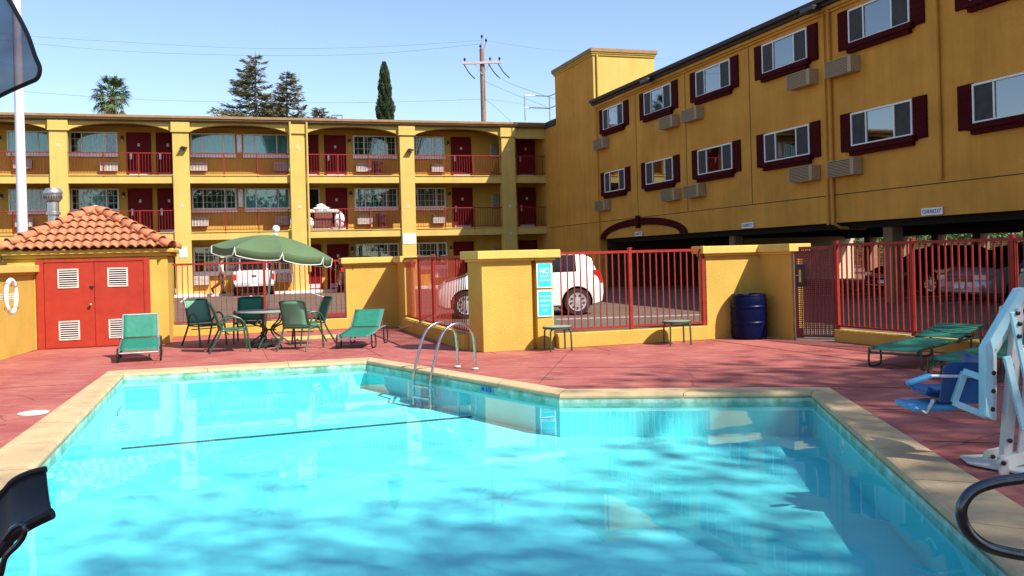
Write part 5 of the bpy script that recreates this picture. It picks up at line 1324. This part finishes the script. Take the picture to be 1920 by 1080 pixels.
# ======================= TREES, POLE, WIRES =======================
def leafcard(b, p, d, L, W, rr):
    d = d.normalized(); s = d.cross(Vector((rr.uniform(-1, 1), rr.uniform(-1, 1), rr.uniform(-1, 1))))
    if s.length < 1e-3: return
    s.normalize(); b.quad(p - s * W / 2, p + d * L * .5 - s * W * .6, p + d * L, p + d * L * .5 + s * W * .6)
def cedar(label, loc, H, base_r, zv, seed, lean=0.0, asym=0.0):
    rr = random.Random(seed); t = thing('cedar_tree', label, 'tree', loc); b = MB()
    b.tube([(0, 0, 0), (lean * .3, 0, H * .5), (lean, 0, H)], [.35, .2, .02], 8); b.build('trunk', 'bark', t, smooth=True)
    b = MB(); lim = MB(); z = zv
    while z < H - .05:
        f = (z - zv) / (H - zv); R0 = base_r * (1 - f) ** .8 * rr.uniform(.65, 1.2) + .25; nb = 6 if f < .8 else 4
        for k in range(nb):
            a = rr.uniform(0, 2 * math.pi); Rk = R0 * (1 + asym * -math.cos(a)) * rr.uniform(.7, 1.15); d = Vector((math.cos(a), math.sin(a), 0))
            p0 = Vector((lean * (z / H), 0, z)); pts = []
            for q in range(7):
                g = q / 6; pts.append(p0 + d * Rk * g + Vector((0, 0, -.16 * Rk * math.sin(g * 2.6) + .10 * Rk * g * g)))
            lim.tube(pts, [.035 * (1 - q / 7) + .008 for q in range(7)], 4)
            side = Vector((-d.y, d.x, 0)); m = int(Rk * 42) + 10
            for q in range(m):
                g = rr.uniform(.08, 1) ** .8; i = min(5, int(g * 6)); p = pts[i].lerp(pts[i + 1], g * 6 - i)
                p = p + side * rr.gauss(0, .20 * Rk * (1 - g * .7) * .8) + Vector((0, 0, rr.gauss(-.02, .06)))
                leafcard(b, p, d * .9 + side * rr.uniform(-1, 1) + Vector((0, 0, rr.uniform(-.25, .5))), rr.uniform(.22, .5), rr.uniform(.03, .07), rr)
        z += rr.uniform(.20, .36) * (1 if f < .85 else 1.2)
    lim.build('limbs', 'bark', t); b.build('crown', 'leaf_cedar', t)
def toworld(u, Y): a, _ = ab(u, 150); return Vector((a / FPX * Y, Y, .2))
def zat(v, u, Y): return PY(u, v, Y).z - .2
cedar('tall dark deodar cedar with layered drooping branches rising behind the far wing', toworld(474, 72), zat(98, 478, 72), 2.7, zat(232, 470, 72), 11, .25, .25)
cedar('shorter deodar cedar overlapping the right side of the tall cedar', toworld(533, 70), zat(136, 540, 70), 1.75, zat(232, 530, 70), 12, .2, -.25)
cedar('small conifer tip just above the roof right of the two cedars', toworld(597, 75), zat(203, 597, 75), .9, zat(228, 597, 75), 13)
def cypress(label, loc, H, r, seed, zmin):
    rr = random.Random(seed); t = thing('cypress_tree', label, 'tree', loc)
    b = MB(); b.tube([(0, 0, 0), (0, 0, H * .95)], [.2, .02], 8); b.build('trunk', 'bark', t)
    b = MB()
    for k in range(9000):
        g = rr.random(); z = zmin + (H - zmin) * g; rad = r * min(1, (1 - g) * 2.0) ** .75 * (1 + .10 * math.sin(z * 5)) * (.92 + .16 * math.sin(z * 2.3 + 1))
        a = rr.uniform(0, 2 * math.pi); clump = .88 + .16 * math.sin(a * 7 + z * 6); q = rad * clump * (rr.random() ** .25)
        p = Vector((q * math.cos(a), q * math.sin(a), z)); leafcard(b, p, Vector((math.cos(a) * .4, math.sin(a) * .4, 1)), rr.uniform(.12, .30), rr.uniform(.05, .09), rr)
    b.build('crown', 'leaf_cypress', t)
cypress('narrow dark Italian cypress standing behind the far wing roof', toworld(721, 62), zat(121, 719, 62), .56, 5, zat(240, 720, 62))
def palm(label, loc, H, seed):
    rr = random.Random(seed); t = thing('palm_tree', label, 'tree', loc)
    b = MB(); b.tube([(0, 0, 0), (0, 0, H * .5), (0, 0, H - .4)], [.3, .24, .22], 10); b.build('trunk', 'bark', t)
    gr, dr = MB(), MB()
    for k in range(95):
        el = rr.uniform(-1.45, 1.35); a = rr.uniform(0, 2 * math.pi); d = Vector((math.cos(a) * math.cos(el), math.sin(a) * math.cos(el), math.sin(el)))
        Ls = rr.uniform(.55, .95) * (1.25 if el < -.6 else 1); p0 = Vector((0, 0, H - .35 + .3 * max(0, math.sin(el)))); p1 = p0 + d * Ls + Vector((0, 0, -.06))
        m = gr if el > -.75 or rr.random() < .25 else dr
        m.tube([p0, p1], .014, 4)
        s = d.cross(Vector((0, 0, 1))); s = s.normalized() if s.length > .05 else Vector((1, 0, 0)); w = s.cross(d)
        for q in range(15):
            an = (q / 14 - .5) * 2.5; fd = d * math.cos(an) + s * math.sin(an) + w * .12 * math.cos(an * 3); L_ = rr.uniform(.5, .8) * (.75 + .35 * math.cos(an)); droop = Vector((0, 0, -.22 - (.2 if el < 0 else 0)))
            pm = p1 + fd * L_ * .6; pe = p1 + fd * L_ + droop * L_; sd = fd.cross(Vector((rr.uniform(-.3, .3), .3, 1))).normalized() * .028
            m.quad(p1 - sd * .3, pm - sd, pm + sd, p1 + sd * .3); m.quad(pm - sd, pe - sd * .2, pe + sd * .2, pm + sd)
    gr.build('fronds', 'leaf_palm', t); dr.build('dry_fronds', 'frond_dry', t)
palm('fan palm with green crown and dry skirt above the roof at the left', toworld(209, 70), zat(172, 209, 70), 21)
def broad(label, loc, H, cr, seed, n=5200, flat=.7, m='leaf_broad', lsz=(.10, .2), sig=.20, nm='shade_tree', grp=None, clumps=26):
    rr = random.Random(seed); t = thing(nm, label, 'tree', loc, 0, grp); b = MB()
    b.tube([(0, 0, 0), (.1, .1, H * .35), (0, 0, H * .7)], [.24, .18, .1], 10)
    cs_ = []
    for k in range(clumps):
        d = Vector((rr.gauss(0, 1), rr.gauss(0, 1), rr.gauss(0, 1))).normalized() * (rr.random() ** .4); cs_.append(Vector((d.x * cr, d.y * cr, H + d.z * cr * flat)))
        b.tube([Vector((0, 0, H * .55)), (Vector((0, 0, H * .62)) + cs_[-1]) / 2 + Vector((0, 0, -.2)), cs_[-1]], [.07, .04, .012], 5)
    b.build('trunk', 'bark', t, smooth=True); b = MB()
    for k in range(n):
        c = rr.choice(cs_); s = cr * sig; p = c + Vector((rr.gauss(0, s), rr.gauss(0, s), rr.gauss(0, s * .6)))
        leafcard(b, p, Vector((rr.uniform(-1, 1), rr.uniform(-1, 1), rr.uniform(-.8, .4))), rr.uniform(*lsz) * 1.4, rr.uniform(*lsz), rr)
    b.build('crown', m, t)
# utility pole with crossarm
UP = toworld(905, 64); t = thing('utility_pole', 'weathered wooden utility pole with one crossarm behind the far wing', 'utility pole', UP)
zt = zat(92, 903, 64); zc = zat(119, 905, 64)
b = MB(); b.tube([(0, 0, 0), (0, 0, zt * .5), (0, 0, zt)], [.22, .19, .165], 12); b.build('pole', 'wood_pole', t, smooth=True)
b = MB(); b.bar((-1.36, -.22, zc), (1.36, -.22, zc), .13, .16); b.build('crossarm', 'crossarm', t, bevel=.01)
b = MB(); b.bar((-.55, -.2, zc - .05), (-.02, -.19, zc - .8), .03, .05); b.bar((.55, -.2, zc - .05), (.02, -.19, zc - .8), .03, .05); b.build('brace', 'galv', t)
for x, z in ((-1.2, zc + .08), (.55, zc + .08), (1.2, zc + .08), (-.1, zt + .02), (.02, zt + .7), (.30, zt + .42)):
    b = MB(); b.lathe([(.03, 0), (.03, .10), (.09, .12), (.05, .16), (.10, .18), (.05, .24), (.02, .3)], (x, -.22 if z < zt else 0, z), 10); b.build('insulator', 'dark_metal', t)
b = MB(); b.tube([(0, 0, zt - .2), (.30, 0, zt + .4), (.34, 0, zt + .55)], .03, 6); b.tube([(0, 0, zt), (.02, 0, zt + .7)], .02, 6); b.build('bracket', 'wood_pole', t)
for x in (-1.25, .45, 1.1):
    b = MB(); b.tube([(x, -.25, zc - .1), (x + .35, -.6, zc - .75), (x + .75, -1.0, zc - 1.25)], .035, 6, smooth_pts=4); b.build('strain_insulator', 'dark_metal', t)
def wire(label, pts, r=.012):
    P = [PY(u, v, Y) for u, v, Y in pts]; o = MB().tube([p - P[0] for p in P], r, 5, smooth_pts=8).build('power_line', 'wire', loc=P[0]); tag(o, label, 'power line', 'power lines in the sky'); return o
wire('uppermost power line running from the left to the top of the utility pole', [(-80, 52, 60), (60, 68, 61), (250, 80, 62), (480, 91, 63), (700, 88, 63.5), (902, 76, 64)])
wire('second power line from the top left, sagging just above the cedars', [(-80, 66, 60), (75, 83, 61), (250, 97, 62), (480, 104, 63), (700, 101, 63.5), (905, 82, 64)])
wire('low power line crossing the palm and cedars to mid utility pole', [(-80, 160, 60), (50, 172, 61), (250, 186, 62), (480, 192, 63), (700, 192, 63.5), (905, 186, 64)])
wire('power line from the utility pole top to the right behind the tower', [(912, 76, 64), (1000, 90, 66), (1100, 99, 69), (1225, 109, 73), (1320, 114, 76)])
wire('low power line from mid utility pole towards the tower', [(910, 186, 64), (960, 192, 66), (1040, 207, 69)])
wire('thin guy wire slanting down from mid utility pole to the roof', [(910, 186, 64), (930, 202, 62), (958, 228, 60)], .012)
wire('strain wire from the left crossarm end slanting down to the right', [(893, 140, 63), (905, 150, 62.5), (960, 175, 60), (1025, 200, 57)], .012)
wire('strain wire from the right crossarm end slanting down towards the tower', [(930, 142, 63), (960, 158, 61), (1000, 172, 59), (1040, 186, 56)], .012)
# off-frame shade trees by the pool, whose leaves cast the dappled shade
for k, (tx, ty, H, cr, sd, nn, cl) in enumerate([(6.8, 9.4, 18, 4.0, 31, 7000, 40), (-1.6, 2.0, 20, 4.2, 32, 15000, 130), (3.4, 3.2, 19, 4.2, 33, 14000, 130), (-6.0, 1.4, 20, 3.4, 34, 7000, 90)]):
    loc = Vector((tx, ty, 0)) + SUN_TO * (H / SUN_TO.z); lb = ['broad green shade tree beyond the right edge beside the lounges', 'broad green shade tree behind the camera', 'broad green shade tree behind the camera to the right', 'broad green shade tree behind the camera, farthest left'][k]
    broad(lb, (loc.x, loc.y, 0), H, cr, sd, nn, .6, clumps=cl, lsz=(.13, .24) if k == 0 else (.08, .15), sig=.24 if k == 0 else .34)
for k, (x, y) in enumerate([(-2, -26), (8, -24), (18, -27), (29, -25)]):
    broad(['leafy garden tree far behind the camera, leftmost of the row', 'leafy garden tree far behind the camera, second of the row', 'leafy garden tree far behind the camera, third of the row', 'leafy garden tree far behind the camera, rightmost of the row'][k], (x, y, .2), 6.8, 4.6, 70 + k, 4500, .8, lsz=(.22, .42), sig=.24, grp='garden trees behind the camera')
# beyond the car port: hedge, chain-link fence, beige house
BK = CORNER + Vector((ct, st, 0)) * 20
def hedge_bush(label, loc, r, h, seed):
    rr = random.Random(seed); t = thing('hedge_bush', label, 'bush', loc, 0, 'bushes beyond the car port'); b = MB()
    for k in range(4): b.tube([(0, 0, 0), (rr.uniform(-r, r) * .6, rr.uniform(-r, r) * .6, h * .7)], [.04, .015], 5)
    b.build('stem', 'bark', t); b = MB()
    for k in range(1500):
        d = Vector((rr.gauss(0, 1), rr.gauss(0, 1), rr.gauss(0, 1))).normalized() * rr.random() ** .4; p = Vector((d.x * r, d.y * r, h * .55 + d.z * h * .5)); leafcard(b, p, Vector((rr.uniform(-1, 1), rr.uniform(-1, 1), rr.uniform(-.3, 1))), .2, .12, rr)
    b.build('crown', 'leaf_hedge', t)
for k in range(7):
    p = BK + DB * (-3 + k * 2.4); hedge_bush(['leafy bush beyond the car port, first from the left', 'leafy bush beyond the car port, second from the left', 'leafy bush beyond the car port, third from the left', 'leafy bush beyond the car port, middle one', 'leafy bush beyond the car port, third from the right', 'leafy bush beyond the car port, second from the right', 'leafy bush beyond the car port, rightmost'][k], (p.x, p.y, .2), 1.3, 2.2, 50 + k)
p = CORNER + Vector((ct, st, 0)) * 18 + DB * -8; t = thing('chain_link_fence', 'chain-link fence in sunlight beyond the car port', 'fence', (p.x, p.y, .2), TH - R(90))
b = MB(); b.quad((0, 0, 0), (30, 0, 0), (30, 0, 1.6), (0, 0, 1.6)); b.build('mesh', 'chain_link', t)
for k in range(13): b = MB(); b.tube([(k * 2.5, 0, 0), (k * 2.5, 0, 1.7)], .03, 6); b.build('post', 'galv', t)
b = MB(); b.tube([(0, 0, 1.6), (30, 0, 1.6)], .025, 6); b.build('top_rail', 'galv', t)
p = CORNER + Vector((ct, st, 0)) * 30 + DB * -14; t = thing('neighbour_house', 'long beige low building beyond the car port', 'building', (p.x, p.y, .2), TH - R(90))
b = MB(); b.box(0, 0, 0, 42, 8, 3.2); b.build('wall', 'beige_wall', t); b = MB(); b.box(-.4, -.5, 3.2, 42.4, 8.4, 3.4); b.build('roof', 'roof_dark', t)
for k in range(7):
    b = MB(); b.box(3 + k * 5.6, -.04, 1.0, 4.6 + k * 5.6, .0, 2.2); w = b.build('window', 'white_paint', t); MB().box(3.08 + k * 5.6, -.05, 1.08, 4.52 + k * 5.6, -.041, 2.12).build('pane', 'car_glass', w)
